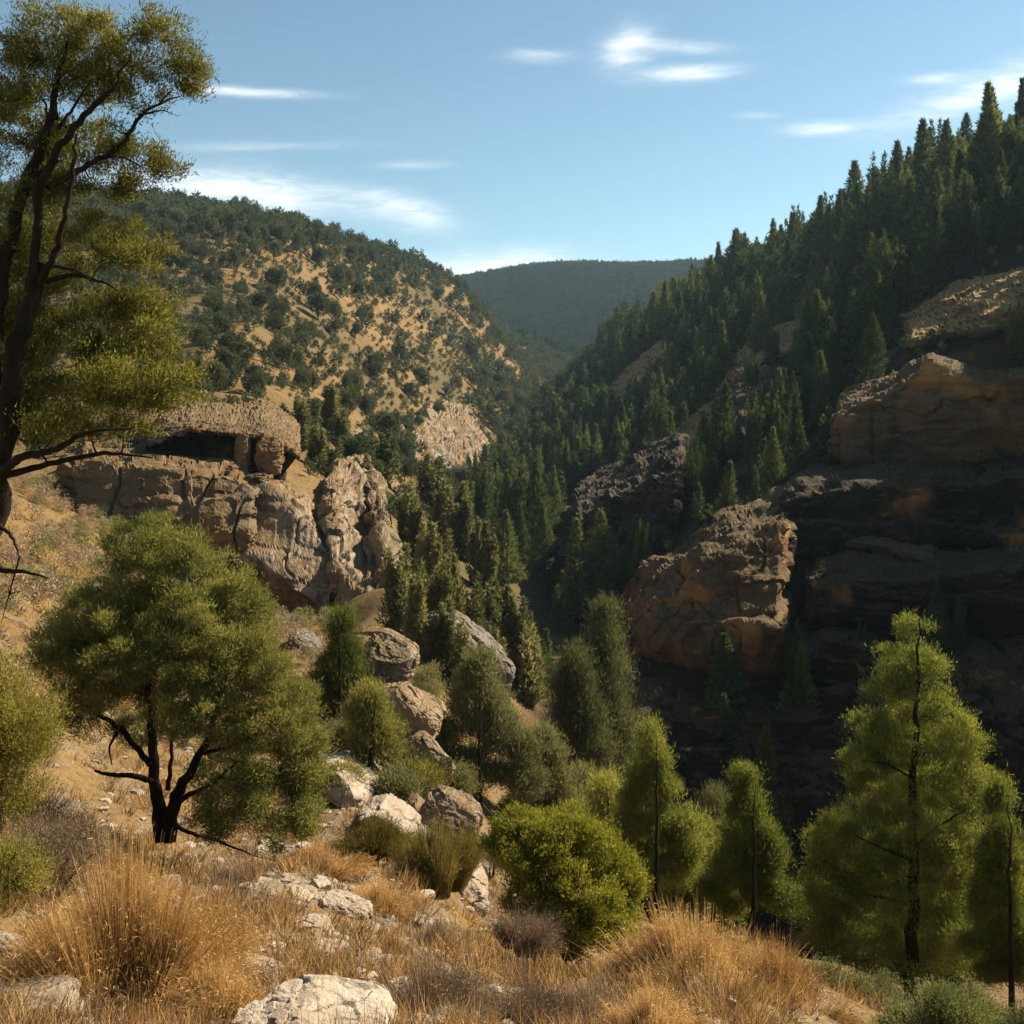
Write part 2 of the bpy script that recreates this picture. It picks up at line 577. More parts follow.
MAT_STRAW = leaf_mat("straw green stems", (0.068, 0.056, 0.012), (0.162, 0.129, 0.036), (0.269, 0.211, 0.080), 0.4, 2.0)
MAT_HUMP = rock_mat("grass-capped brown rock", (0.07, 0.052, 0.034), (0.10, 0.062, 0.03), (0.018, 0.016, 0.014), (0.13, 0.10, 0.065), unit=2.0, grass=(0.36, 0.23, 0.09), grass_at=(0.36, 0.58), ochre=0.4)  # grass caps lightened to stand in for sunlight on the ledges
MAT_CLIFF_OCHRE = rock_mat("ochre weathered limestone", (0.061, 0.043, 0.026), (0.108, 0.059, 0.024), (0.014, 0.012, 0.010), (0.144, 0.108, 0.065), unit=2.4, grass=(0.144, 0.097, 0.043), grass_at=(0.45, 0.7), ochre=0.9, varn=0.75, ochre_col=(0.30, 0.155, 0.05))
WANT_CLIFF = True
WANT_TREES = True
WANT_NEAR = True
WANT_HAZE = True
HAZE_DENSITY = 0.00008

# ------------------------------------------------------------------ terrain: one canyon from the near slope to the far ridge
CTRL = {
    -900: [(3, 1250), (8, 800), (15, 500), (30, 250), (60, 120), (150, 60), (400, 60), (900, 120), (2600, 250)],
    -400: [(3, 1300), (8, 950), (12, 800), (20, 620), (40, 450), (100, 320), (250, 210), (500, 170), (900, 200), (2600, 280)],
    0: [(3, 1340), (8, 1070), (11, 1000), (14, 910), (20, 770), (30, 660), (50, 560), (80, 490), (110, 430), (150, 390), (250, 300), (400, 220), (500, 195), (700, 235), (1500, 300), (2600, 330)],
    165: [(3, 1350), (8, 1090), (11, 1015), (15, 925), (20, 842), (26, 780), (40, 690), (60, 620), (80, 560), (95, 455), (130, 405), (200, 345), (300, 278), (420, 220), (480, 207), (600, 240), (1000, 330), (2600, 350)],
    300: [(3, 1350), (8, 1105), (10, 1040), (14, 945), (20, 850), (26, 785), (35, 730), (55, 665), (78, 640), (88, 520), (110, 455), (150, 405), (250, 335), (400, 255), (490, 227), (650, 260), (1000, 330), (2600, 340)],
    400: [(3, 1350), (8, 1110), (10, 1040), (14, 960), (20, 870), (26, 805), (35, 745), (50, 695), (70, 610), (90, 565), (130, 525), (200, 475), (300, 412), (400, 345), (500, 285), (570, 258), (750, 300), (1150, 320), (1600, 296), (2600, 340)],
    470: [(3, 1350), (8, 1120), (12, 1000), (17, 930), (24, 885), (30, 845), (40, 800), (55, 725), (65, 700), (80, 650), (110, 605), (150, 565), (200, 530), (260, 500), (330, 472), (450, 385), (600, 315), (670, 300), (850, 340), (1150, 330), (1600, 283), (2600, 330)],
    530: [(3, 1350), (8, 1130), (13, 1000), (17, 960), (25, 915), (35, 880), (46, 855), (60, 815), (75, 765), (88, 715), (110, 660), (150, 600), (200, 545), (300, 485), (450, 425), (600, 390), (740, 358), (830, 348), (1000, 374), (1200, 335), (1600, 272), (2600, 330)],
    600: [(3, 1350), (8, 1150), (13, 1005), (18, 965), (25, 938), (33, 930), (45, 935), (60, 920), (75, 890), (82, 840), (88, 745), (100, 690), (120, 650), (150, 605), (180, 560), (250, 475), (350, 405), (450, 375), (560, 352), (700, 375), (950, 362), (1600, 269), (2600, 330)],
    700: [(3, 1350), (8, 1150), (14, 985), (20, 970), (28, 950), (36, 960), (50, 1000), (70, 990), (78, 950), (83, 860), (87, 740), (92, 670), (102, 630), (115, 575), (150, 500), (200, 440), (300, 352), (410, 306), (520, 325), (900, 345), (1600, 268), (2600, 330)],
    800: [(3, 1350), (8, 1150), (14, 1012), (22, 1000), (30, 970), (40, 1010), (60, 1050), (72, 1000), (79, 900), (83, 790), (88, 690), (96, 640), (106, 590), (116, 530), (126, 500), (160, 430), (220, 350), (300, 272), (345, 250), (460, 300), (900, 330), (1600, 278), (2600, 340)],
    912: [(3, 1350), (8, 1150), (14, 1062), (19, 1030), (25, 1002), (32, 1000), (45, 1060), (60, 1060), (72, 980), (78, 860), (82, 730), (88, 660), (98, 600), (110, 520), (120, 450), (128, 415), (150, 355), (190, 285), (240, 220), (275, 203), (400, 285), (900, 320), (2600, 330)],
    1024: [(3, 1350), (8, 1140), (14, 1078), (19, 1050), (25, 1020), (32, 1010), (45, 1060), (60, 1040), (72, 940), (78, 800), (83, 690), (90, 620), (100, 540), (112, 455), (124, 395), (140, 335), (170, 250), (210, 172), (235, 160), (350, 260), (900, 310), (2600, 330)],
    1250: [(3, 1350), (8, 1120), (14, 1080), (25, 1010), (40, 1000), (58, 950), (70, 760), (80, 520), (92, 310), (105, 150), (118, 55), (132, 12), (160, 5), (200, 40), (250, 60), (400, 210), (900, 290), (2600, 330)],  # unseen bluff beyond the right edge, raised to block sun from the gorge
    1600: [(3, 1350), (8, 1100), (14, 980), (25, 920), (40, 800), (65, 580), (85, 260), (100, -60), (120, -350), (150, -390), (200, -300), (260, -150), (400, 150), (900, 260), (2600, 320)],  # same unseen bluff, heightened so its shadow reaches the gorge
    2100: [(3, 1350), (8, 1050), (14, 900), (25, 780), (40, 620), (60, 420), (80, 190), (100, 20), (150, -60), (250, -20), (400, 100), (900, 250), (2600, 310)],
}
_c = np.array([(px, math.log(D), py) for px, l in CTRL.items() for D, py in l])
_ca = np.stack([_c[:, 0] / 130.0, _c[:, 1] * 3.0], 1)


def _phi(A, B):
    r2 = ((A[:, None, :] - B[None, :, :]) ** 2).sum(-1)
    return np.sqrt(r2 + 0.12)


_N = len(_c)
_S = np.zeros((_N + 3, _N + 3))
_S[:_N, :_N] = _phi(_ca, _ca) - 0.004 * np.eye(_N)
_S[:_N, _N:_N + 2] = _ca
_S[:_N, _N + 2] = 1
_S[_N:, :_N] = _S[:_N, _N:].T
_W = np.linalg.solve(_S, np.concatenate([_c[:, 2], [0, 0, 0]]))


def terrain_z(x, y):
    x = np.atleast_1d(np.asarray(x, float))
    y = np.atleast_1d(np.asarray(y, float))
    out = np.empty(len(x))
    for s in range(0, len(x), 40000):
        xx, yy = x[s:s + 40000], y[s:s + 40000]
        D = np.maximum(yy, 2.5)
        a = np.stack([(512 + F * xx / D) / 130.0, np.log(D) * 3.0], 1)
        g = _phi(a, _ca) @ _W[:_N] + a @ _W[_N:_N + 2] + _W[_N + 2]
        z = (HY - g) / F * D
        lam = 90.0
        k = 0
        while lam > 0.25:
            amp = (0.055 if lam > 30 else 0.075) * lam
            w = np.clip(D / (lam * 1.3) - 0.6, 0, 1) * np.clip((lam / (0.028 * D) - 0.7), 0, 1)
            if lam > 30:
                w = w * 0.55
            if w.max() > 0:
                q = np.stack([xx / lam, yy / lam, np.full(len(xx), 3.1 * k)], 1)
                n = vnoise(q, 40 + k)
                if k in (2, 3, 4):
                    n = 0.6 - 1.6 * np.abs(n)
                z = z + w * amp * n
            lam *= 0.5
            k += 1
        out[s:s + 40000] = z
    return out


_px = np.concatenate([np.arange(-900, -60, 24), np.arange(-60, 1090, 2), np.arange(1090, 2110, 20)]).astype(float)
_D = np.exp(np.linspace(math.log(3.0), math.log(2600.0), 640))
_GX = (_px[None, :] - 512) / F * _D[:, None]
_GY = np.broadcast_to(_D[:, None], _GX.shape)
_GZ = terrain_z(_GX.ravel(), _GY.ravel()).reshape(_GX.shape)
_nr, _nc = _GX.shape
_i = np.arange(_nr - 1)[:, None] * _nc + np.arange(_nc - 1)[None, :]
_Q = np.stack([_i, _i + 1, _i + _nc + 1, _i + _nc], -1).reshape(-1, 4)
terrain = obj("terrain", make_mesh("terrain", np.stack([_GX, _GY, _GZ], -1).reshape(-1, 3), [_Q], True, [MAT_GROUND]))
tag(terrain, "dry golden canyon slopes running back to a wooded ridge", None, None, "structure")

# the slope the photographer stands on, continuing behind
_gx, _gy = np.meshgrid(np.linspace(-14, 14, 57), np.linspace(-24, 3.2, 56))
_gz = -2.55 + 0.10 * (3.2 - _gy) - 0.02 * np.abs(_gx) + 0.12 * fbm(np.stack([_gx.ravel() * .5, _gy.ravel() * .5, 0 * _gx.ravel()], 1), 4, 5).reshape(_gx.shape)
_i = np.arange(55)[:, None] * 57 + np.arange(56)[None, :]
ground = obj("ground", make_mesh("ground", np.stack([_gx, _gy, _gz - 0.25], -1).reshape(-1, 3), [np.stack([_i, _i + 1, _i + 58, _i + 57], -1).reshape(-1, 4)], True, [MAT_GROUND]))
tag(ground, "dry stony slope behind the viewpoint", None, None, "structure")

_GPY = HY - F * _GZ / _GY                     # pixel row of every grid vertex
_vis = np.minimum.accumulate(_GPY, axis=0)    # terrain horizon up to that distance


def terr_D(px, py):
    """distance at which the sight line (px, py) first meets the terrain"""
    j = int(np.argmin(np.abs(_px - px)))
    hit = np.nonzero(_GPY[:, j] <= py)[0]
    return float(_D[hit[0]]) if len(hit) else 900.0


def ground_pt(px, D):
    x = (px - 512) / F * D
    return np.array([x, D, terrain_z(x, D)[0]])


def pix(p):
    return 512 + F * p[0] / p[1], HY - F * p[2] / p[1]


# ------------------------------------------------------------------ cliffs
def ledge(label, tops, bots, out=0.015, under=0.0, seed=0, mat=None, ns=150, nt=90, rough=1.0, name="cliff", strata=1.0, lean=0.15, group=None, vcrack=0.5, lay=0.55, D0=None):
    tp = resample(tops, ns)
    bt = resample(bots, ns)
    Db = smooth1([terr_D(a, b) for a, b in bt], 14) * (1 - out)
    Dt = smooth1([terr_D(a, b) for a, b in tp], 14)
    if D0:
        Db = np.interp(np.linspace(0, 1, ns), np.linspace(0, 1, len(D0)), D0)
    rings = []
    H = np.abs((bt[:, 1] - tp[:, 1])) / F * Db
    hm = H.mean()
    e = np.minimum(np.linspace(0, 1, ns), np.linspace(1, 0, ns)) / 0.07
    tuck = (1 - np.clip(e, 0, 1)) ** 2          # the ends turn back into the hill
    for k in range(ns):
        d0 = Db[k] + tuck[k] * hm * 0.9
        back = max(Dt[k], d0 + hm * 0.6) + hm * 0.35
        A = P(*tp[k], d0 + max(lean * H[k], lay * (Dt[k] - d0)))
        B = P(*bt[k], d0 + under * H[k])
        Cb = P(tp[k][0], tp[k][1], back)
        Cb[2] = A[2] + 0.08 * (back - d0)
        Eb = np.array([Cb[0], Cb[1], B[2] - 0.1 * H[k]])
        M = P(*(0.42 * tp[k] + 0.58 * bt[k]), d0 - 0.05 * H[k] + 0.12 * (A[1] - d0))
        prof = np.concatenate([resample([Cb, A], nt // 4 + 1)[:-1], resample([A, M, B], nt // 2 + 1)[:-1],
                               resample([B, Eb], nt // 8 + 1)[:-1], resample([Eb, Cb], nt // 8 + 1)[:-1]])
        for _ in range(3):
            prof = 0.25 * np.roll(prof, 1, 0) + 0.5 * prof + 0.25 * np.roll(prof, -1, 0)
        rings.append(prof)
    R = np.array(rings)
    ns, m = R.shape[:2]
    ds = np.gradient(R, axis=0)
    dt = np.roll(R, -1, 1) - np.roll(R, 1, 1)
    N = np.cross(ds, dt)
    N /= np.linalg.norm(N, axis=2)[..., None] + 1e-9
    cen = R.mean(axis=(0, 1))
    if (N * (R - R.mean(1)[:, None])).sum() < 0:
        N = -N
    V = R.reshape(-1, 3)
    Nf = N.reshape(-1, 3)
    s = hm
    d = rock_disp(V, s, seed, rough, strata, vcrack)
    V = V + Nf * d[:, None]
    i = np.arange(ns - 1)[:, None] * m
    j = np.arange(m)[None, :]
    Q = np.stack([i + j, i + (j + 1) % m, i + m + (j + 1) % m, i + m + j], -1).reshape(-1, 4)
    c0, c1 = len(V), len(V) + 1
    V = np.concatenate([V, V[:m].mean(0)[None], V[-m:].mean(0)[None]])
    jj = np.arange(m)
    T = np.concatenate([np.stack([np.full(m, c0), (jj + 1) % m, jj], -1),
                        np.stack([np.full(m, c1), (ns - 1) * m + jj, (ns - 1) * m + (jj + 1) % m], -1)])
    o0 = np.array([cen[0], cen[1], V[:, 2].min()])
    o = obj(name, make_mesh(name, V - o0, [Q, T], False, [mat]), None, o0)
    return tag(o, label, "cliff" if name == "cliff" else "rock", group)


def cells(V, seed):
    """random value of the nearest jittered cell: blocks with sharp joints"""
    b = np.floor(V)
    best = np.full(len(V), 1e9)
    val = np.zeros(len(V))
    for dx in (-1, 0, 1):
        for dy in (-1, 0, 1):
            for dz in (-1, 0, 1):
                c = b + np.array([dx, dy, dz])
                j = np.stack([_hash(c[:, 0], c[:, 1], c[:, 2], seed + q) for q in (1, 2, 3)], 1) * 0.42 + 0.5
                d = ((c + j - V) ** 2).sum(1)
                m = d < best
                best = np.where(m, d, best)
                val = np.where(m, _hash(c[:, 0], c[:, 1], c[:, 2], seed + 7), val)
    return val


def rock_disp(V, s, seed, rough=1.0, strata=1.0, vcrack=0.5):
    d = 0.085 * s * fbm(V / (0.6 * s), 3, seed, 0.5)
    wv = V + 0.05 * s * np.stack([fbm(V / (0.2 * s), 3, seed + 51 + q) for q in range(3)], 1)
    d += 0.050 * s * rough * cells(wv / np.array([0.42, 0.42, 0.22]) / s, seed + 60)
    d += 0.020 * s * rough * cells(wv / np.array([0.15, 0.15, 0.08]) / s, seed + 70)
    wz = V[:, 2] / (0.17 * s) + 0.7 * vnoise(V / (0.9 * s), seed + 3)
    st = vnoise(np.stack([V[:, 0] / (2.5 * s), V[:, 1] / (2.5 * s), wz], 1), seed + 21)
    d += 0.035 * s * strata * np.tanh(4 * st)
    wz2 = V[:, 2] / (0.055 * s) + 0.6 * vnoise(V / (0.3 * s), seed + 4)
    d += 0.010 * s * strata * np.tanh(3 * vnoise(np.stack([V[:, 0] / s, V[:, 1] / s, wz2], 1), seed + 22))
    ck = vnoise(np.stack([V[:, 0] / (0.30 * s), V[:, 1] / (0.30 * s), V[:, 2] / (1.6 * s)], 1), seed + 31)
    d -= 0.07 * s * vcrack * np.exp(-(ck / 0.06) ** 2)
    d += 0.012 * s * rough * fbm(V / (0.05 * s), 3, seed + 12, 0.55)
    return d


def blob_mesh(size, seed, n=44, box=0.55, rough=1.0, strata=0.6, vcrack=0.5, tilt=0.0):
    g = np.linspace(-1, 1, n)
    u, v = np.meshgrid(g, g)
    u, v = u.ravel(), v.ravel()
    o = np.ones_like(u)
    i = (np.arange(n - 1)[:, None] * n + np.arange(n - 1)[None, :]).ravel()
    fq = np.stack([i, i + 1, i + n + 1, i + n], -1)
    Vs, Qs = [], []
    for k, c in enumerate([(o, u, v), (-o, v, u), (v, o, u), (u, -o, v), (u, v, o), (v, u, -o)]):
        Vs.append(np.stack(c, -1))
        Qs.append(fq + k * n * n)
    V = np.concatenate(Vs)
    r = (np.abs(V) ** (2 / box)).sum(1) ** (box / 2)
    V = V / r[:, None]
    # weld the seams
    key = np.round(V * 20000).astype(np.int64)
    _, idx, inv = np.unique(key, axis=0, return_index=True, return_inverse=True)
    inv = inv.reshape(-1)
    V = V[idx]
    Q = inv[np.concatenate(Qs)]
    size = np.asarray(size, float)
    Nn = V / np.linalg.norm(V, axis=1)[:, None]
    V = V * size
    s = float(size.mean() * 1.3)
    # facets: cut by random planes
    rng = np.random.default_rng(seed)
    for _ in range(7):
        nrm = rng.normal(size=3)
        nrm /= np.linalg.norm(nrm)
        h = np.abs(size * nrm).sum() * rng.uniform(0.52, 0.75)
        dd = V @ nrm - h * 0.94
        V = V - np.where(dd > 0, dd * 0.85, 0)[:, None] * nrm
    V = V + Nn * rock_disp(V + seed * 3.7, s, seed, rough, strata, vcrack)[:, None] * 0.75
    ca, sa = math.cos(tilt), math.sin(tilt)
    V = np.stack([V[:, 0] * ca - V[:, 2] * sa, V[:, 1], V[:, 0] * sa + V[:, 2] * ca], 1)
    return V, Q


def boulder(label, px, py, w, h, depth=1.0, D=None, seed=0, mat=None, tilt=0.0, box=0.6, sink=0.0, n=44, name="boulder", cat="boulder", group=None, rough=1.0, strata=0.6):
    """a rock whose outline is centred on (px, py), w by h pixels"""
    if D is None:
        D = terr_D(px, py + h * 0.3)
    s = D / F
    V, Q = blob_mesh((w * s / 2, w * s / 2 * depth, h * s / 2), seed, n, box, rough, strata, 0.4, tilt)
    c = P(px, py, D)
    base = c + np.array([0, 0, V[:, 2].min()])
    base[2] -= sink * (V[:, 2].max() - V[:, 2].min())
    o = obj(name, make_mesh(name, V + np.array([0, 0, -V[:, 2].min()]), [Q], False, [mat]), None, base)
    return tag(o, label, cat, group)


if WANT_CLIFF:
    # sunlit side
    ledge("tan cliff band with dark vertical streaks behind the round green tree", [(62, 472), (85, 458), (120, 462), (165, 464), (225, 468), (262, 490)],
          [(62, 590), (110, 580), (170, 575), (225, 570), (262, 560)], 0.02, 0.1, 11, MAT_CLIFF_MID, 190, 110, vcrack=1.0, strata=0.7, D0=[80.5, 79.5, 79, 78.5, 79], lay=0.2, rough=0.8)
    ledge("flat-topped ledge roofing the dark alcove above the tan cliff", [(148, 438), (165, 426), (190, 418), (215, 422), (240, 425), (262, 421), (280, 430), (300, 448)],
          [(150, 447), (165, 441), (190, 434), (235, 438), (262, 441), (282, 450), (300, 460)], 0.03, 0.6, 23, MAT_CLIFF_MID, 150, 90, strata=1.8, vcrack=0.6, lay=0.22, rough=2.0, D0=[86.5, 87, 88.5])
    ledge("recessed rock wall, stained and shade-darkened, at the back of the alcove", [(150, 430), (235, 430), (284, 436)], [(150, 476), (235, 478), (288, 486)], -0.002, 0.0, 29, MAT_CLIFF_SHADE_TONE, 100, 50, lay=0.1, D0=[91, 91, 91.5])  # dark tone holds both rock stain and the cave's painted-in shade
    ledge("rounded grassy shelf in front of the alcove pillars", [(168, 464), (200, 456), (225, 462), (246, 476)], [(170, 490), (200, 492), (228, 498), (248, 500)], 0.02, 0.1, 31, MAT_CLIFF_MID, 100, 60, lay=0.5, D0=[85, 85, 85.5])
    for k, (x, y, w, h, lab) in enumerate([(243, 452, 16, 44, "narrow pillar of tan rock between the alcove and its window"), (270, 456, 26, 40, "thicker rock pillar with a window beside it at the ledge end"),
                                           (228, 474, 26, 30, "rounded pale block in front of the alcove pillar"), (259, 484, 34, 22, "low square block below the rock window")]):
        boulder(lab, x, y, w, h, 1.0, 88.2 - 1.2 * (k > 1), 60 + k, MAT_CLIFF_MID, 0, 0.75, n=30, name="rock_pillar" if k < 2 else "boulder", cat="rock", rough=1.8)
    ledge("overhanging cliff with a smooth sunlit brow and deep shade under it", [(205, 506), (232, 484), (262, 482), (298, 510), (326, 545), (338, 566)],
          [(218, 580), (245, 610), (275, 634), (300, 648), (322, 654), (334, 640)], 0.07, 0.45, 37, MAT_CLIFF_SUN, 190, 120, strata=0.6, vcrack=0.35, D0=[81, 79.5, 78.5, 77.5, 77, 77], lay=0.45, rough=0.5, lean=0.5)  # paler limestone copy puts the brow's sunlight into its colour
    ledge("buff cliff spur with fluted face dropping to the gully", [(318, 505), (345, 494), (368, 500), (380, 530), (398, 566)],
          [(335, 610), (352, 640), (372, 672), (388, 668), (400, 640)], 0.05, 0.0, 41, MAT_CLIFF_SUN, 190, 120, vcrack=0.5, D0=[78.5, 76.5, 75, 74, 73.5], lay=0.5, rough=0.8, lean=0.4)
    ledge("pale rock face far up the sunlit gully", [(400, 440), (430, 416), (465, 420), (492, 445)], [(408, 462), (440, 476), (470, 486), (494, 470)], 0.01, 0.0, 47, MAT_CLIFF_SUN, 110, 60, lean=0.5)
    ledge("broken pale outcrop on the sunlit slope", [(345, 440), (368, 440), (388, 462), (398, 480)], [(350, 462), (368, 470), (386, 486), (400, 500)], 0.01, 0.0, 53, MAT_CLIFF_SUN, 100, 50, lean=0.4)
    # shaded side
    ledge("blunt dark cliff nose with an ochre face on the shaded slope", [(833, 428), (850, 404), (900, 384), (930, 360), (985, 384), (1060, 372)],
          [(833, 474), (870, 472), (920, 468), (960, 462), (1060, 452)], 0.05, 0.12, 61, MAT_CLIFF_OCHRE, 220, 120, D0=[117, 116, 114, 112, 104], lay=0.05, rough=0.8, lean=0.1)
    ledge("dark recessed rock wall under the blunt nose", [(760, 520), (800, 494), (840, 486), (1060, 470)], [(780, 600), (850, 598), (1060, 580)], 0.01, 0.0, 67, MAT_CLIFF_SHADE_TONE, 200, 90, D0=[109, 105, 101, 95], lay=0.08, rough=0.7)
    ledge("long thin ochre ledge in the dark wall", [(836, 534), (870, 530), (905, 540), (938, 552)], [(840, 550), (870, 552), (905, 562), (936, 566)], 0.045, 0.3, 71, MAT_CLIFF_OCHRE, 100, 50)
    ledge("banded brown cliff below the recessed wall", [(806, 588), (850, 580), (920, 578), (1060, 566)], [(808, 640), (860, 640), (920, 640), (1060, 630)], 0.045, 0.1, 73, MAT_CLIFF_SHADE_TONE, 200, 90, D0=[92, 91, 89, 86], lay=0.1, rough=0.7)
    ledge("grass-topped cliff spur with ochre undercut above the dark canyon floor", [(620, 634), (655, 604), (700, 574), (740, 548), (792, 524)],
          [(622, 670), (655, 676), (690, 694), (716, 704), (785, 690)], 0.06, 0.2, 79, MAT_CLIFF_OCHRE, 220, 130, D0=[99, 95, 91, 90, 90], lay=0.22, rough=0.8, lean=0.3)
    ledge("rounded brown cliff midway up the shaded slope", [(556, 566), (580, 522), (630, 492), (686, 466)], [(560, 596), (590, 600), (625, 594), (680, 556)], 0.03, 0.05, 83, MAT_CLIFF_SHADE_TONE, 170, 110, D0=[156, 151, 143, 133], lay=0.2, rough=0.8, lean=0.3)
    ledge("lowest dark cliff foot hanging over the canyon floor", [(788, 654), (830, 644), (880, 652)], [(796, 716), (816, 742), (870, 706)], 0.05, 0.25, 89, MAT_CLIFF_SHADE_TONE, 130, 90, D0=[88, 87, 87], lay=0.1, rough=0.7)
    ledge("small dark outcrop among conifers high on the shaded slope", [(712, 412), (735, 388), (790, 378)], [(716, 452), (745, 456), (788, 430)], 0.02, 0.0, 97, MAT_CLIFF_SHADE_TONE, 110, 70, lean=0.5)
    ledge("golden capped outcrop near the top of the shaded slope", [(900, 322), (945, 292), (1000, 276), (1060, 266)], [(905, 350), (950, 340), (1000, 335), (1060, 330)], 0.03, 0.0, 101, MAT_HUMP, 130, 60, lean=0.6, lay=0.6)
    ledge("small golden hump at the far end of the shaded slope", [(606, 400), (632, 372), (662, 348)], [(612, 416), (640, 396), (664, 372)], 0.04, 0.0, 109, MAT_HUMP, 90, 50, lean=0.6, lay=0.9, rough=0.6)
    ledge("golden shoulder above the rounded brown cliff", [(652, 470), (680, 440), (706, 420), (728, 412)], [(660, 490), (690, 468), (712, 450), (730, 438)], 0.04, 0.0, 110, MAT_HUMP, 100, 50, lean=0.6, lay=0.9, rough=0.6)
    ledge("dry grass shoulder in the middle of the dark wood", [(732, 366), (760, 340), (800, 326)], [(738, 384), (766, 366), (804, 352)], 0.04, 0.0, 111, MAT_HUMP, 100, 50, lean=0.6, lay=0.9, rough=0.6)
    # rocks down the near ridge
    for x, y, w, h, t, dd, D, sd, m, lab in [(455, 652, 96, 66, -.62, 1.0, 55, 113, 0, "big grey wedge of rock standing over the gully trees"), (486, 682, 44, 60, -.5, 1.0, 54, 114, 0, "grey rock shoulder at the lower end of the big grey wedge"),
                                             (428, 640, 40, 40, -.4, 1.0, 56, 115, 1, "tan rock at the upper end of the big grey wedge"), (384, 668, 54, 66, -.5, 1.1, 36, 117, 1, "rounded tan rock below the fluted cliff spur"),
                                             (404, 716, 74, 60, -.6, 1.1, 34, 118, 1, "split tan rock with a dark joint on the near ridge"), (424, 760, 56, 50, -.7, 1.1, 31.5, 119, 1, "tan rock under the split rock on the near ridge"),
                                             (446, 826, 60, 62, -.5, 1.1, 27.6, 127, 1, "tan rock face standing beside the straw shrub")]:
        boulder(lab, x, y, w, h, dd, D, sd, [MAT_ROCK_GREY, MAT_CLIFF_SUN][m], t, 0.5, n=64, rough=1.2, strata=0.5)
    for x, y, w, h, t, sd, lab in [(352, 782, 74, 26, -.55, 123, "upper long pale slab sloping down the near ridge"), (390, 822, 66, 26, -.72, 124, "lower long pale slab ending beside the straw green shrub")]:
        boulder(lab, x, y, w, h, 1.6, terr_D(x, y + 8) * 0.985, sd, MAT_ROCK, t, 0.5, n=50, name="flat_boulder", cat="rock", rough=0.8)
    boulder("white rounded rock lip below the straw shrub", 464, 874, 64, 26, 1.4, terr_D(464, 884) * 0.985, 131, MAT_ROCK, -0.95, 0.6, n=50, name="flat_boulder", cat="rock", rough=0.8)
    ledge("unlit wall of the inner gorge under the brown cliffs", [(560, 770), (600, 730), (660, 708), (780, 716), (900, 680), (1060, 650)], [(575, 850), (620, 870), (700, 900), (800, 910), (900, 900), (1060, 890)], -0.004, 0.0, 133, MAT_CLIFF_SHADE_TONE, 220, 100, lay=0.7, rough=0.7)  # covers the slope; the gorge's shade is painted into its colour
    rb = np.random.default_rng(5)
    spine = resample([(335, 640), (368, 690), (392, 740), (412, 790), (438, 830), (466, 876)], 40)
    for k in range(22):
        q = spine[rb.integers(40)] + rb.normal(0, 1, 2) * np.array([15, 8])
        w = rb.uniform(16, 44)
        boulder("broken tan rock in the jumble running down the near ridge", q[0], q[1], w, w * rb.uniform(.5, .9), 1.2, terr_D(q[0], q[1] + 5) * 0.99, 700 + k, [MAT_CLIFF_SUN, MAT_CLIFF_SUN, MAT_ROCK_GREY][k % 3], rb.uniform(-.9, -.2), 0.5, sink=.25, n=30,
                name="rock", cat="rock", group="broken rocks down the near ridge", rough=1.6)
    boulder("large white slab at the bottom edge of the slope", 312, 1036, 160, 70, 0.8, 9.6, 137, MAT_ROCK, -0.12, 0.55, n=80)
    boulder("white rock in the bottom corner under the golden bush", 18, 1018, 120, 60, 0.9, 9.8, 139, MAT_ROCK, 0.1, 0.6, n=60)
    boulder("pale rock at the picture edge above the white corner rock", 4, 962, 44, 60, 1.0, 11.0, 141, MAT_ROCK, 0.1, 0.6, n=40)
    for k, (x, y, w, h, lab) in enumerate([(262, 968, 44, 30, "white rock with a pointed top right of the golden bush"), (240, 958, 30, 12, "thin white flake of rock touching the golden bush"),
                                           (345, 902, 52, 26, "flat white rock in the middle of the slope"), (312, 926, 40, 26, "chunky pale rock below the flat white rock"),
                                           (330, 950, 40, 22, "greyish rock half buried near the dry shrubs"), (298, 894, 26, 14, "small pale stone uphill of the flat white rock"),
                                           (400, 945, 34, 22, "pale stone at the edge of the brown shrub"), (330, 868, 34, 12, "sliver of pale rock in the orange grass"),
                                           (420, 880, 46, 16, "low pale rock in the orange grass near the ridge"), (478, 905, 26, 16, "small white stone left of the bright green bush"),
                                           (645, 938, 40, 20, "pale stone behind the bright green bush"), (575, 966, 22, 10, "small stone in the shade of the bright green bush"),
                                           (270, 850, 40, 16, "pale rock in the shade edge of the round tree"), (60, 690, 36, 20, "pale rock on the bank left of the round tree")]):
        boulder(lab, x, y, w, h, 1.0, None, 150 + k, MAT_ROCK, -0.3 + 0.05 * (k % 5), 0.6, n=36, name="rock", rough=1.6, sink=0.22, cat="rock")

# ------------------------------------------------------------------ trees: prototypes for the slopes
def crown_conifer(rng, h, w, n, leaf, lumps=7):
    """narrow conifer crown: whorls of drooping sprays with gaps and a ragged edge"""
    t = 1 - rng.uniform(0, 1, n) ** 0.6
    if n > 1000:
        t[:70] = rng.uniform(0.86, 1.0, 70)
    ang = rng.uniform(0, 2 * math.pi, n)
    ph = rng.uniform(0, 6.28, 3)
    k = 0.66 + 0.11 * np.sin(lumps * 6.28 * t + 3 * np.sin(ang + ph[0])) + 0.26 * np.sin(2 * ang + ph[1] + 5 * t) + rng.normal(0, .09, n)
    R = w * (1.0 - t) ** 0.95 * np.clip(k, 0.15, 1.3) * np.minimum(1, (t + .06) * 6)
    r = R * rng.uniform(0.25, 1, n) ** 0.6
    p = np.stack([np.cos(ang) * r, np.sin(ang) * r, h * (0.08 + 0.92 * t)], 1)
    d = np.stack([np.cos(ang), np.sin(ang), rng.uniform(-0.3, 0.9, n) + t], 1) + rng.normal(0, 0.35, (n, 3))
    return p, d, np.full(n, leaf)


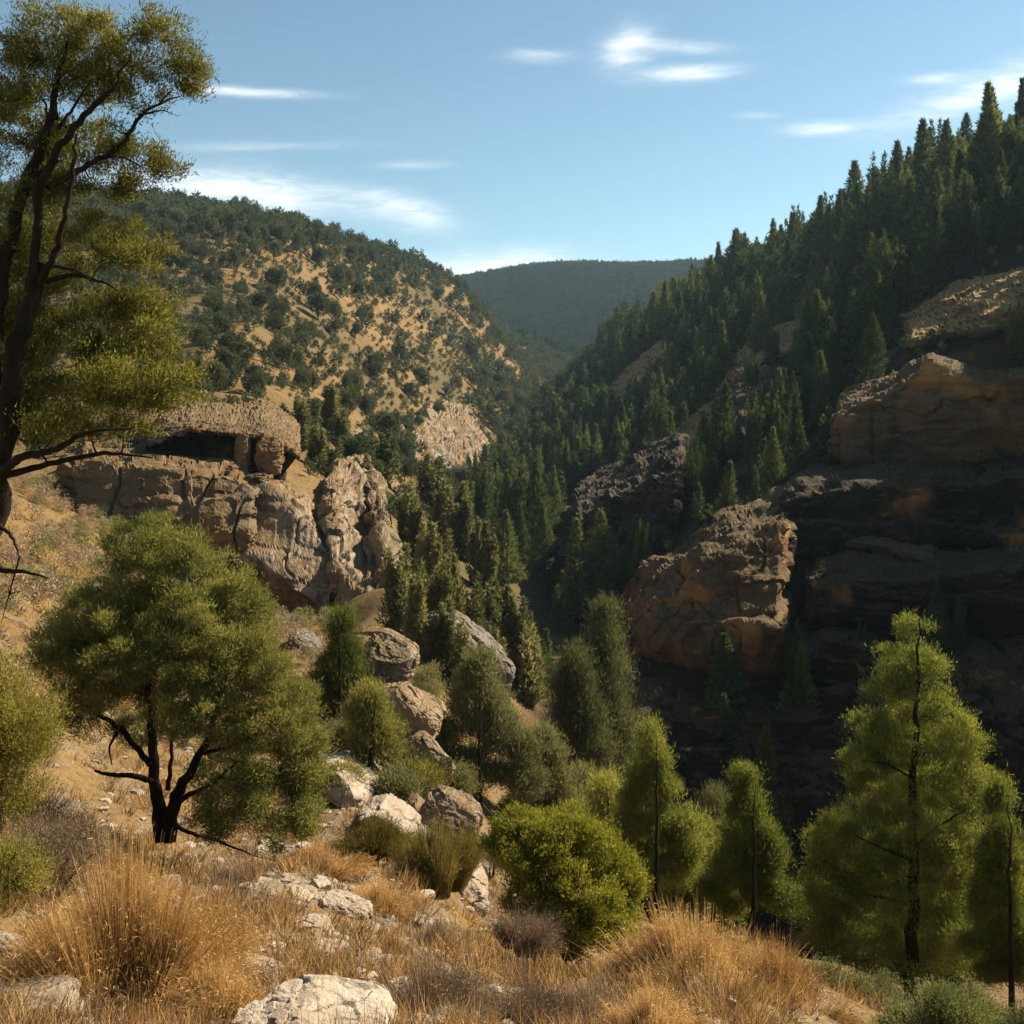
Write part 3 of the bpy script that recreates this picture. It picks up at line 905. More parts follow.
def crown_round(rng, h, w, n, leaf, nl=9):
    """bushy crown of overlapping lobes"""
    c = rng.normal(0, 1, (nl, 3))
    c /= np.linalg.norm(c, axis=1)[:, None]
    c *= rng.uniform(0.2, 0.62, (nl, 1))
    rad = rng.uniform(0.28, 0.5, nl)
    k = rng.integers(0, nl, n)
    v = rng.normal(0, 1, (n, 3))
    v /= np.linalg.norm(v, axis=1)[:, None]
    p = c[k] + v * (rad[k] * rng.uniform(0.45, 1.0, n) ** 0.5)[:, None]
    d = v + np.array([0, 0, 0.35]) + rng.normal(0, 0.5, (n, 3))
    p = p * np.array([w, w, h * 0.5]) + np.array([0, 0, h * 0.55])
    p[:, 2] = np.maximum(p[:, 2], 0.02 * h)
    return p, d, np.full(n, leaf)


def crown_plume(rng, h, w, n, leaf):
    """feathery upright crown: several plumes rising side by side"""
    nl = 7
    px_ = rng.uniform(-0.55, 0.55, (nl, 2)) * w
    ht = rng.uniform(0.55, 1.0, nl)
    ht[0] = 1.0
    px_[0] *= 0.3
    rw = rng.uniform(0.35, 0.6, nl) * w
    k = rng.integers(0, nl, n)
    t = 1 - rng.uniform(0, 1, n) ** 0.75
    ang = rng.uniform(0, 6.28, n)
    R = rw[k] * np.clip(1.0 - t, 0, 1) ** 0.8 * np.minimum(1, t * 3 + 0.35) * (0.8 + .3 * np.sin(9 * t + k * 1.7 + 2 * np.sin(ang)))
    r = R * rng.uniform(0.2, 1, n) ** 0.6
    p = np.stack([px_[k, 0] * (0.4 + 0.6 * t) + np.cos(ang) * r, px_[k, 1] * (0.4 + 0.6 * t) + np.sin(ang) * r, h * ht[k] * (0.04 + 0.96 * t)], 1)
    d = np.stack([np.cos(ang) * .6, np.sin(ang) * .6, np.full(n, 1.0)], 1) + rng.normal(0, 0.3, (n, 3))
    return p, d, np.full(n, leaf)


def small_tree(name, kind, seed, h, w, n, leaf, mat, trunk=True):
    rng = np.random.default_rng(seed)
    p, d, L = {'c': crown_conifer, 'r': crown_round, 'p': crown_plume}[kind](rng, h, w, n, leaf)
    s = Soup()
    s.leaves(p, d, leaf, leaf * 0.42, rng)
    nl = sum(len(x) for x in s.T)
    if trunk:
        s.tube([(0, 0, -0.1 * h), (0.01 * h, 0, 0.3 * h), (0, 0.01 * h, 0.92 * h if kind == 'c' else 0.5 * h)], [0.022 * h, 0.016 * h, 0.003 * h], 5)
    me = s.mesh(name, [mat, MAT_BARK_FAR])
    mi = np.zeros(len(me.polygons), np.int32)
    mi[nl:] = 1
    me.polygons.foreach_set("material_index", mi)
    return me


def vis_row(px, D):
    j = int(np.argmin(np.abs(_px - px)))
    i = int(np.searchsorted(_D, D)) - 1
    return _vis[max(i - 2, 0), j]


def scatter(rng, n, px0, px1, D0, D1, keep, height, minsep=0.3):
    """candidate trees spread evenly over the ground; keep(px, py, D) gives the density, height(rng, px, py, D) the size"""
    out = []
    D = np.sqrt(rng.uniform(D0 ** 2, D1 ** 2, n))
    px = rng.uniform(px0, px1, n)
    X = (px - 512) / F * D
    Z = terrain_z(X, D)
    py = HY - F * Z / D
    cell = {}
    for k in range(n):
        if rng.uniform() > keep(px[k], py[k], D[k]):
            continue
        h = height(rng, px[k], py[k], D[k])
        hp = h * F / D[k]
        show = min(vis_row(px[k], D[k]), 1030) - (py[k] - hp)
        if show < 0.25 * hp:
            continue
        sep = minsep * h
        key = (int(X[k] // sep), int(D[k] // sep))
        if key in cell:
            continue
        cell[key] = 1
        out.append((px[k], py[k], D[k], X[k], Z[k], h, min(show, hp) * hp))
    return out


def place(me, name, x, y, z, h, h0, rng, wide=1.0, label=None, cat="tree", group=None):
    o = bpy.data.objects.new(name, me)
    COL.objects.link(o)
    o.location = (x, y, z)
    s = h / h0
    o.scale = (s * wide, s * wide, s)
    o.rotation_euler = (rng.uniform(-.04, .04), rng.uniform(-.04, .04), rng.uniform(0, 6.28))
    return tag(o, label, cat, group)


def merged(name, kinds, items, h0, rng, label, mats):
    """one mesh of many far trees: leaf soups copied, turned and scaled"""
    Vs, Ts, n = [], [], 0
    for (px, py, D, x, z, h, sc) in items:
        V, T = kinds[rng.integers(len(kinds))]
        a = rng.uniform(0, 6.28)
        s = h / h0
        ca, sa = math.cos(a), math.sin(a)
        W = np.stack([(V[:, 0] * ca - V[:, 1] * sa) * s + x, (V[:, 0] * sa + V[:, 1] * ca) * s + D, V[:, 2] * s + z], 1)
        Vs.append(W)
        Ts.append(T + n)
        n += len(V)
    o = obj(name, make_mesh(name, np.concatenate(Vs), [np.concatenate(Ts)], False, mats))
    return tag(o, label, None, None, "stuff")


def soup_kind(kind, seed, h, w, n, leaf):
    rng = np.random.default_rng(seed)
    p, d, L = {'c': crown_conifer, 'r': crown_round, 'p': crown_plume}[kind](rng, h, w, n, leaf)
    s = Soup()
    s.leaves(p, d, leaf, leaf * 0.45, rng)
    return np.concatenate(s.V), np.concatenate(s.T)


def poly_in(px, py, poly):
    c = False
    j = len(poly) - 1
    for i in range(len(poly)):
        xi, yi = poly[i]
        xj, yj = poly[j]
        if (yi > py) != (yj > py) and px < (xj - xi) * (py - yi) / (yj - yi) + xi:
            c = not c
        j = i
    return c


if WANT_TREES:
    rngt = np.random.default_rng(7)
    # ---- far ridge: a wood that reads as one mass
    far_kinds = [soup_kind('r', 200 + k, 9.0, 4.2, 46, 2.6) for k in range(4)] + [soup_kind('c', 210 + k, 10.0, 3.0, 46, 2.4) for k in range(2)]
    it = scatter(rngt, 22000, 380, 800, 820, 1720, lambda px, py, D: 0.9 if D > 850 else 0.3, lambda r, px, py, D: r.uniform(7, 13), 0.55)
    merged("far_forest", far_kinds, it, 9.0, rngt, "dark bluish forest covering the far ridge at the canyon head", [MAT_FAR])

    # ---- shaded slope: conifers
    con = [small_tree("pine_tree", 'c', 300 + k, 12.0, [2.6, 3.0, 3.4, 2.3, 3.8, 2.9][k] * 1.3, 3800, 0.52, MAT_CONIFER) for k in range(6)] + [small_tree("pine_tree", 'p', 340 + k, 12.0, 3.4, 4200, 0.5, MAT_CONIFER) for k in range(3)]
    con_s = [soup_kind('c', 320 + k, 12.0, 3.0, 420, 1.25) for k in range(4)]
    CLIFFS_R = [[(825, 480), (832, 415), (905, 382), (1040, 365), (1040, 640), (800, 640), (800, 520)], [(615, 685), (620, 620), (720, 560), (800, 510), (800, 700)],
                [(552, 600), (560, 540), (600, 500), (690, 460), (690, 540)], [(900, 345), (900, 318), (960, 285), (1040, 270), (1040, 330)], [(712, 455), (712, 400), (795, 375), (795, 440)]]
    GLADES = [[(775, 320), (785, 285), (840, 262), (846, 300)], [(848, 300), (852, 268), (900, 250), (896, 290)], [(835, 395), (900, 345), (1040, 300), (1040, 345), (900, 385)],
              [(600, 520), (680, 455), (700, 430), (720, 440), (690, 480)], [(640, 590), (720, 545), (800, 500), (800, 545), (720, 600)], [(600, 425), (610, 390), (660, 340), (672, 380)],
              [(725, 400), (730, 355), (800, 318), (812, 365)], [(640, 505), (650, 465), (710, 415), (740, 405), (736, 450)]]

    def keep_r(px, py, D):
        # only beyond the canyon line
        if px < 560 and D < 300 and py > np.interp(px, [460, 480, 570], [500, 465, 388]) + 20:
            return 0.3 if (D > np.interp(px, [440, 470, 530, 560], [250, 190, 100, 86])) else 0.0
        line = np.interp(px, [430, 470, 530, 600, 700, 800, 1040], [330, 262, 150, 92, 80, 76, 72])
        if D < line:
            return 0.0
        if px < 600 and D > np.interp(px, [470, 530, 600], [300, 460, 700]):
            return 0.0
        if px < 600 and py < np.interp(px, [460, 480, 570, 600], [500, 465, 388, 360]) + 20:
            return 0.0
        for c in CLIFFS_R:
            if poly_in(px, py, c):
                return 0.05
        for c in GLADES:
            if poly_in(px, py, c):
                return 0.04
        return 0.85

    def h_r(r, px, py, D):
        b = r.uniform(4.5, 11) if r.uniform() < .82 else r.uniform(11, 15)
        crest = py < np.interp(px, [560, 640, 700, 800, 912, 1024], [362, 345, 312, 262, 215, 172]) + 14
        return b * (0.62 if D < 140 else 1.0) * (r.uniform(1.0, 1.55) if crest else 1.0)

    itr = scatter(rngt, 12000, 450, 1100, 76, 640, keep_r, h_r, 0.42)
    itr.sort(key=lambda a: -a[6])
    print("right slope trees", len(itr))
    for k, a in enumerate(itr[:300]):
        px, py, D, x, z, h, sc = a
        sky = py - h * F / D < np.interp(px, [560, 640, 700, 800, 912, 1024], [395, 345, 300, 245, 200, 160])
        if sky:
            lab, grp = "conifer standing against the sky on the crest of the shaded slope", "skyline conifers on the shaded slope"
        elif D > 300:
            lab, grp = "dark conifer in the far end of the wood on the shaded slope", "conifers at the far end of the shaded slope"
        elif py > 560:
            lab, grp = "dark conifer near the canyon floor below the shaded cliffs", "conifers near the canyon floor"
        elif D < 150:
            lab, grp = "short conifer rooted among the dark cliffs of the shaded slope", "conifers among the shaded cliffs"
        else:
            lab, grp = "dark green conifer in the middle of the wood on the shaded slope", "conifers in the middle of the shaded slope"
        place(con[rngt.integers(9)], "pine_tree", x, D, z - 0.3, h, 12.0, rngt, rngt.uniform(.85, 1.25), lab, "tree", grp)
    if len(itr) > 300:
        merged("conifer_wood", con_s, itr[300:], 12.0, rngt, "smaller conifers filling the wood on the shaded slope", [MAT_CONIFER])

    # ---- sunlit hill: round scrub trees
    scr = [small_tree("scrub_tree", 'r', 400 + k, 6.0, [2.4, 2.8, 2.2, 3.0, 2.6, 2.0][k], 2200, 0.42, MAT_SCRUB) for k in range(6)]
    scr_s = [soup_kind('r', 420 + k, 6.0, 2.5, 130, 1.15) for k in range(4)]

    def keep_l(px, py, D):
        line = np.interp(px, [0, 300, 400, 470, 520, 580], [128, 125, 120, 220, 330, 470])
        if D < line:
            return 0.0
        if px > 600:
            return 0
        n = vnoise(np.array([[px / 60.0, py / 40.0, 0.5]]), 71)[0]
        top = np.interp(px, [100, 200, 300, 400, 480, 560], [205, 205, 228, 262, 305, 375])
        k = 0.28 + 0.6 * max(n, 0)
        if py < top + 26:
            k = 0.62
        elif py < top + 70:
            k = 0.3 + .45 * n
        if px < 260 and py > 190 and py < 330:
            k += 0.3
        if px > 470 and py > 300:
            k += 0.5
        if py > 430:
            k += 0.15
        return k

    def h_l(r, px, py, D):
        return r.uniform(2.8, 6.4) * (1.28 if D > 300 else 0.9) * (1.3 if r.uniform() < 0.12 else 1)

    itl = scatter(rngt, 8500, -80, 590, 122, 820, keep_l, h_l, 0.6)
    itl.sort(key=lambda a: -a[6])
    print("left hill trees", len(itl))
    for k, a in enumerate(itl[:300]):
        px, py, D, x, z, h, sc = a
        top = np.interp(px, [100, 200, 300, 400, 480, 560], [205, 205, 228, 262, 305, 375])
        if py - h * F / D < top:
            lab, grp = "bushy dark green tree on the crest of the sunlit hill", "trees on the crest of the sunlit hill"
        elif px > 460:
            lab, grp = "grey green tree where the sunlit hill runs down to the valley head", "trees where the sunlit hill meets the valley head"
        elif D < 230:
            lab, grp = "grey green scrub tree above the sunlit cliffs", "scrub trees just above the sunlit cliffs"
        else:
            lab, grp = "round scrub tree on the golden grass of the sunlit hill", "scrub trees over the sunlit hill"
        place(scr[rngt.integers(6)], "scrub_tree", x, D, z - 0.2, h, 6.0, rngt, rngt.uniform(.85, 1.3), lab, "tree", grp)
    # low brush between them
    itb = scatter(rngt, 20000, -80, 600, 90, 560, lambda px, py, D: (0.85 if vnoise(np.array([[px / 26.0, py / 18.0, 1.0]]), 91)[0] > 0.05 else 0.38) if D > np.interp(px, [0, 400, 470, 520, 580], [90, 100, 190, 300, 430]) else 0.0, lambda r, px, py, D: r.uniform(0.6, 2.6), 0.6)
    merged("low_brush", scr_s, itl[300:] + itb, 6.0, rngt, "low olive brush dotted over the sunlit golden hill", [MAT_SCRUB])
    brn = [soup_kind('r', 430 + k, 1.0, 0.6, 420, 0.085) for k in range(4)]
    bank = lambda p: (lambda px, py, D: p if D > np.interp(px, [0, 150, 330], [27, 32, 36]) and vnoise(np.array([[px / 24.0, math.log(D) * 9, 3.0]]), 88)[0] > -0.1 else 0.03)
    itn = scatter(rngt, 2600, -60, 330, 27, 84, bank(0.3), lambda r, px, py, D: r.uniform(0.3, 1.0), 0.7)
    merged("bank_grass", brn, itn, 1.0, rngt, "dry golden tufts on the bank under the tan cliffs", [MAT_GOLD])
    itn = scatter(rngt, 2600, -60, 330, 27, 84, bank(0.4), lambda r, px, py, D: r.uniform(0.3, 1.5), 0.7)
    merged("bank_brush", brn, itn, 1.0, rngt, "small dry olive brush on the bank under the tan cliffs", [MAT_TAN, MAT_OLIVE])
    itn = scatter(rngt, 900, -60, 330, 27, 84, bank(0.4), lambda r, px, py, D: r.uniform(0.6, 1.6), 0.7)
    merged("bank_scrub", brn, itn, 1.0, rngt, "sparse dark olive scrub on the bank under the tan cliffs", [MAT_GULLY])
    itb = scatter(rngt, 3000, 540, 1090, 80, 420, lambda px, py, D: 0.5 if D > np.interp(px, [530, 600, 700, 1040], [200, 110, 90, 80]) else 0.0, lambda r, px, py, D: r.uniform(0.7, 1.8), 0.8)
    merged("slope_brush", scr_s, itb, 6.0, rngt, "low brush and tufts on the ledges of the shaded slope", [MAT_OLIVE])

    # ---- gully between the two slopes: feathery upright trees, each placed
    plm = [small_tree("gully_tree", 'p', 500 + k, 10.0, [2.2, 2.6, 1.9, 2.4, 3.0][k], 4200, 0.55, MAT_GULLY) for k in range(5)]
    GULLY = [(408, 480, 560, 0), (402, 545, 640, 0), (412, 575, 660, 0), (425, 520, 600, 0), (430, 560, 640, 0),
             (440, 490, 540, 0), (450, 480, 545, 0), (455, 555, 640, 0), (448, 600, 680, 0), (470, 575, 655, 0), (482, 590, 670, 0), (495, 580, 665, 0), (508, 588, 675, 0), (520, 600, 690, 0), (530, 625, 705, 0),
             (460, 620, 700, 0), (500, 630, 710, 0), (415, 505, 575, 0), (365, 455, 505, 0), (335, 440, 480, 0), (315, 425, 470, 0), (300, 400, 450, 0), (330, 385, 432, 0), (345, 410, 455, 0), (378, 430, 480, 0),
             (198, 355, 392, 0), (428, 455, 510, 0), (465, 500, 560, 0), (478, 520, 590, 0), (440, 530, 590, 0)]
    for k, (x, t, bpy_, _) in enumerate(GULLY):
        D = terr_D(x, bpy_)
        p = P(x, bpy_, D)
        h = (bpy_ - t) / F * D * 1.05
        if bpy_ < 480:
            lab, grp = "small upright tree among rocks above the tan cliffs", "small trees among rocks above the cliffs"
        elif x < 425:
            lab, grp = "soft grey green tree in the gully beside the buff cliff spur", "gully trees beside the cliff spur"
        else:
            lab, grp = "feathery upright tree in the row along the canyon bottom", "feathery trees along the canyon bottom"
        place(plm[k % 5], "gully_tree", p[0], p[1], p[2] - 0.2, h, 10.0, rngt, min(2.0, max(1.15, 110 / max(bpy_ - t, 30))), lab, "tree", grp)

# ------------------------------------------------------------------ near trees and bushes
def attach_tree(name, label, base, limbs, lobes, seed, clumps, leaves, leaf, width, clump_r, mat, up=0.5, rad=1.0, depth=0.9, bare=(), twig=0.010, group=None, bark=None, shell=0.4, out=0.9, cat="tree", push=0.0):
    """a tree from traced main limbs: every foliage clump is joined to the nearest wood by a curved branch.
    base (px, py, D); limbs: lists of (px, py, depth offset m, radius m); lobes: (px, py, rx, ry, depth offset m)"""
    bx, by, D = base
    s = D / F
    rng = np.random.default_rng(seed)
    loc = P(bx, by, D)
    wood, fol = Soup(), Soup()

    def L(px, py, dy=0.0):
        return np.array([(px - bx) * s, dy, (by - py) * s])
    nodes, nrad = [], []
    for lim in limbs:
        pts = np.array([[*L(a, b, c), r] for a, b, c, r in lim])
        q = resample(pts, max(6, len(pts) * 5))
        for k in range(3):
            q[:, k] = smooth1(q[:, k], 3)
        q[1:-1, :3] += rng.normal(0, 0.004 * np.ptp(pts[:, 2]) + 0.004, (len(q) - 2, 3))
        wood.tube(q[:, :3], q[:, 3] * rad, 8)
        nodes.append(q[:, :3])
        nrad.append(q[:, 3] * rad)
    nodes = np.concatenate(nodes)
    nrad = np.concatenate(nrad)
    lob = np.array([[*l, 0.0][:5] for l in lobes], float)
    lob[:, 4] += push
    w = lob[:, 2] * lob[:, 3]
    k = rng.choice(len(lob), clumps, p=w / w.sum())
    v = rng.normal(0, 1, (clumps, 3))
    v /= np.linalg.norm(v, axis=1)[:, None]
    v *= (rng.uniform(0, 1, clumps) ** shell)[:, None]
    C = np.stack([(lob[k, 0] + v[:, 0] * lob[k, 2] - bx) * s, lob[k, 4] + v[:, 1] * lob[k, 2] * s * depth, (by - lob[k, 1] + v[:, 2] * lob[k, 3]) * s], 1)
    lc = np.stack([(lob[k, 0] - bx) * s, lob[k, 4], (by - lob[k, 1]) * s], 1)
    d0 = np.array([np.min(((nodes - c) ** 2).sum(1)) for c in C])
    order = np.argsort(d0)
    mid = np.array([0, 0, np.mean(C[:, 2]) * 0.35])
    P_, D_ = [], []
    for i in order:
        c = C[i]
        dist = ((nodes - c) ** 2).sum(1) + 0.6 * np.maximum(nodes[:, 2] - c[2], 0) ** 2
        a = int(np.argmin(dist))
        st = nodes[a]
        ln = np.linalg.norm(c - st)
        m1 = st + (c - st) * 0.45 + rng.normal(0, 0.09 * ln, 3) + np.array([0, 0, -0.06 * ln])
        q = resample(np.array([st, m1, c]), 6)
        for kk in range(3):
            q[:, kk] = smooth1(q[:, kk], 1)
        r0 = min(nrad[a] * 0.6, twig * rad * (1 + 1.5 * ln))
        rr = np.linspace(r0, 0.25 * r0 + 0.002, 6)
        wood.tube(q, rr, 4)
        nodes = np.concatenate([nodes, q[2:]])
        nrad = np.concatenate([nrad, rr[2:]])
        n = int(leaves * rng.uniform(0.6, 1.4))
        g = rng.normal(0, 1, (n, 3))
        bd = c - st
        bd /= np.linalg.norm(bd) + 1e-9
        cr = clump_r * rng.uniform(0.7, 1.35)
        pp = c + g * cr * np.array([1, 1, 0.72]) + bd * (rng.normal(0, 0.6, (n, 1)) * cr)
        oo = c - mid
        oo /= np.linalg.norm(oo) + 1e-9
        dd = out * (0.5 * oo + 0.5 * g / (np.linalg.norm(g, axis=1)[:, None] + 1e-9)) + np.array([0, 0, up]) + rng.normal(0, 0.55, (n, 3))
        P_.append(pp)
        D_.append(dd)
    # dead twigs
    for lim in bare:
        pts = np.array([[*L(a, b, c), r] for a, b, c, r in lim])
        q = resample(pts, 10)
        for kk in range(3):
            q[:, kk] = smooth1(q[:, kk], 2)
        wood.tube(q[:, :3], q[:, 3] * rad, 6)
        for _ in range(7):
            j = rng.integers(3, 10)
            dv = rng.normal(0, 1, 3) * 0.35 + np.array([0.3, 0, 0.25])
            e = q[j, :3] + dv * 0.28 * np.linalg.norm(q[-1, :3] - q[0, :3])
            wood.tube(np.array([q[j, :3], 0.5 * (q[j, :3] + e) + rng.normal(0, .02, 3), e]), [0.006 * rad + .002, 0.004, 0.0015], 4)
    PP, DD = np.concatenate(P_), np.concatenate(D_)
    fol.leaves(PP, DD, leaf, width, rng)
    t = thing(name, loc, label, cat, group)
    obj("trunk", wood.mesh("trunk", [bark or MAT_BARK], True), t)
    obj("crown", fol.mesh("crown", [mat]), t)
    return t


def cone_lobes(bx, by, top, hw, rng, n=15, round_=0.0):
    """lumpy lobes filling a cone from top down to the base"""
    H = by - top
    lobes = [(bx, top + 0.05 * H, hw * 0.16, H * 0.07)]
    side = 1
    for k in range(n):
        t = 0.10 + 0.82 * (k + 0.5) / n
        R = hw * (t ** (0.95 - 0.5 * round_))
        side = -side
        off = side * R * rng.uniform(0.45, 0.85)
        lobes.append((bx + off, top + t * H + rng.uniform(-.03, .03) * H, R * rng.uniform(0.26, 0.42), H * rng.uniform(0.05, 0.085) + 0.08 * R, rng.uniform(-.5, .5) * R * 0))
        lobes.append((bx - off * 0.35, top + (t + .03) * H, R * 0.34, H * 0.06))
    return lobes


def cone_tree(name, label, bx, by, top, hw, D, seed, clumps, leaves, mat, leaf=0.16, width=0.022, clump_r=0.2, lean=0, round_=0.0, group=None, rt=0.07, twig=0.010, n=10):
    rng = np.random.default_rng(seed)
    limbs = [[(bx, by + 4, 0, rt), (bx + lean * .5, 0.5 * (by + top), 0, rt * 0.6), (bx + lean, top + 3, 0, rt * 0.08)]]
    H = by - top
    return attach_tree(name, label, (bx, by, D), limbs, cone_lobes(bx, by - 0.05 * H, top, hw, rng, n, round_), seed, clumps, leaves, leaf, width, clump_r, mat, 0.55, 1.0, 0.9, (), twig, group, push=0.55 * hw * D / F)


def grass_clump(name, label, px, py, D, w, h, seed, n, mat, width=0.007, fan=0.75, seg=3, cat="bush", group=None, heads=True, curl=0.25, base=0.5):
    """a mound of fine stems rising from one crown of roots; px, py is the foot; w, h in pixels"""
    rng = np.random.default_rng(seed)
    s = D / F
    W, H = w * s / 2, h * s
    loc = P(px, py, D)
    K = 13
    kc = rng.uniform(-1, 1, (K, 2)) * np.array([0.68, 0.5]) * W
    kc[0] = 0
    kh = rng.uniform(0.6, 1.0, K) * (1 - 0.45 * np.abs(kc[:, 0]) / W)
    kh[0] = 1.0
    kw = rng.uniform(0.26, 0.46, K) * W
    ki = rng.integers(0, K, n)
    a = rng.uniform(0, 6.28, n)
    rr = np.sqrt(rng.uniform(0, 1, n))
    rb = rr * base * kw[ki]
    ca, sa = np.cos(a), np.sin(a)
    b0 = np.stack([kc[ki, 0] * .7 + ca * rb, kc[ki, 1] * .7 + sa * rb * 0.8, np.full(n, -0.05 * H)], 1)
    tz = H * kh[ki] * (1.02 - 0.42 * rr ** 1.8) * rng.uniform(0.45, 1.05, n)
    tr = kw[ki] * fan * rr * rng.uniform(0.7, 1.3, n) + rng.normal(0, 0.06 * W, n)
    tip = np.stack([kc[ki, 0] * 1.15 + ca * (rb * .6 + tr), kc[ki, 1] * 1.15 + sa * (rb * .6 + tr) * 0.8, tz], 1) + rng.normal(0, 0.04 * H, (n, 3))
    ctl = b0 * 0.6 + tip * 0.4 + np.stack([0 * a, 0 * a, np.full(n, curl * H)], 1)
    so = Soup()
    ts = np.linspace(0, 1, seg + 1)
    side = np.cross(tip - b0, rng.normal(size=(n, 3)))
    side /= np.linalg.norm(side, axis=1)[:, None] + 1e-9
    cols = []
    for t in ts:
        c = (1 - t) ** 2 * b0 + 2 * t * (1 - t) * ctl + t * t * tip
        wv = width * (1 - 0.75 * t) * rng.uniform(.8, 1.2)
        cols.append(c - side * wv / 2)
        cols.append(c + side * wv / 2)
    V = np.stack(cols, 1)
    m = 2 * (seg + 1)
    q = np.array([[2 * k, 2 * k + 1, 2 * k + 3, 2 * k + 2] for k in range(seg)])
    Q = (np.arange(n)[:, None, None] * m + q[None]).reshape(-1, 4)
    so.add(V.reshape(-1, 3), None, Q)
    if heads:
        k = rng.integers(0, n, n * 2)
        u = rng.uniform(0.4, 1.0, n * 2)[:, None]
        c = (1 - u) ** 2 * b0[k] + 2 * u * (1 - u) * ctl[k] + u * u * tip[k]
        so.leaves(c, (tip - ctl)[k] / (H + 1e-9) + rng.normal(0, 0.7, (2 * n, 3)), 0.045 * min(1.2, H), width * 1.5, rng)
    o = obj(name, so.mesh(name, [mat]), None, loc)
    return tag(o, label, cat, group)


def shrub(name, label, px, py, D, w, h, seed, stems, leaves, mat, leaf=0.05, width=0.014, cat="bush", group=None, bark=None, clumps=60, clump_r=0.10, up=0.4, shell=0.5):
    """a rounded bush on several stems; px, py is the foot; w, h in pixels"""
    rng = np.random.default_rng(seed)
    limbs = []
    for k in range(stems):
        a = (k + 0.5) / stems * 2 - 1 + rng.uniform(-.15, .15)
        limbs.append([(px + a * 4, py + 3, 0, 0.022), (px + a * w * .22, py - h * .35, rng.uniform(-.2, .2) * w * D / F, 0.014), (px + a * w * .38, py - h * (.8 - .3 * abs(a)), rng.uniform(-.3, .3) * w * D / F, 0.005)])
    lobes = []
    for k in range(12):
        a = rng.uniform(-1, 1)
        lobes.append((px + a * w * .34, py - h * rng.uniform(.14, .78) * (1 - .25 * abs(a)), w * rng.uniform(.13, .22), h * rng.uniform(.15, .24), rng.uniform(-.28, .28) * w * D / F))
    return attach_tree(name, label, (px, py, D), limbs, lobes, seed, clumps, leaves, leaf, width, clump_r, mat, up, 1.0, 0.9, (), 0.006, group, bark, shell, 0.9, cat)


def near_D(px, py):
    return terr_D(px, py)


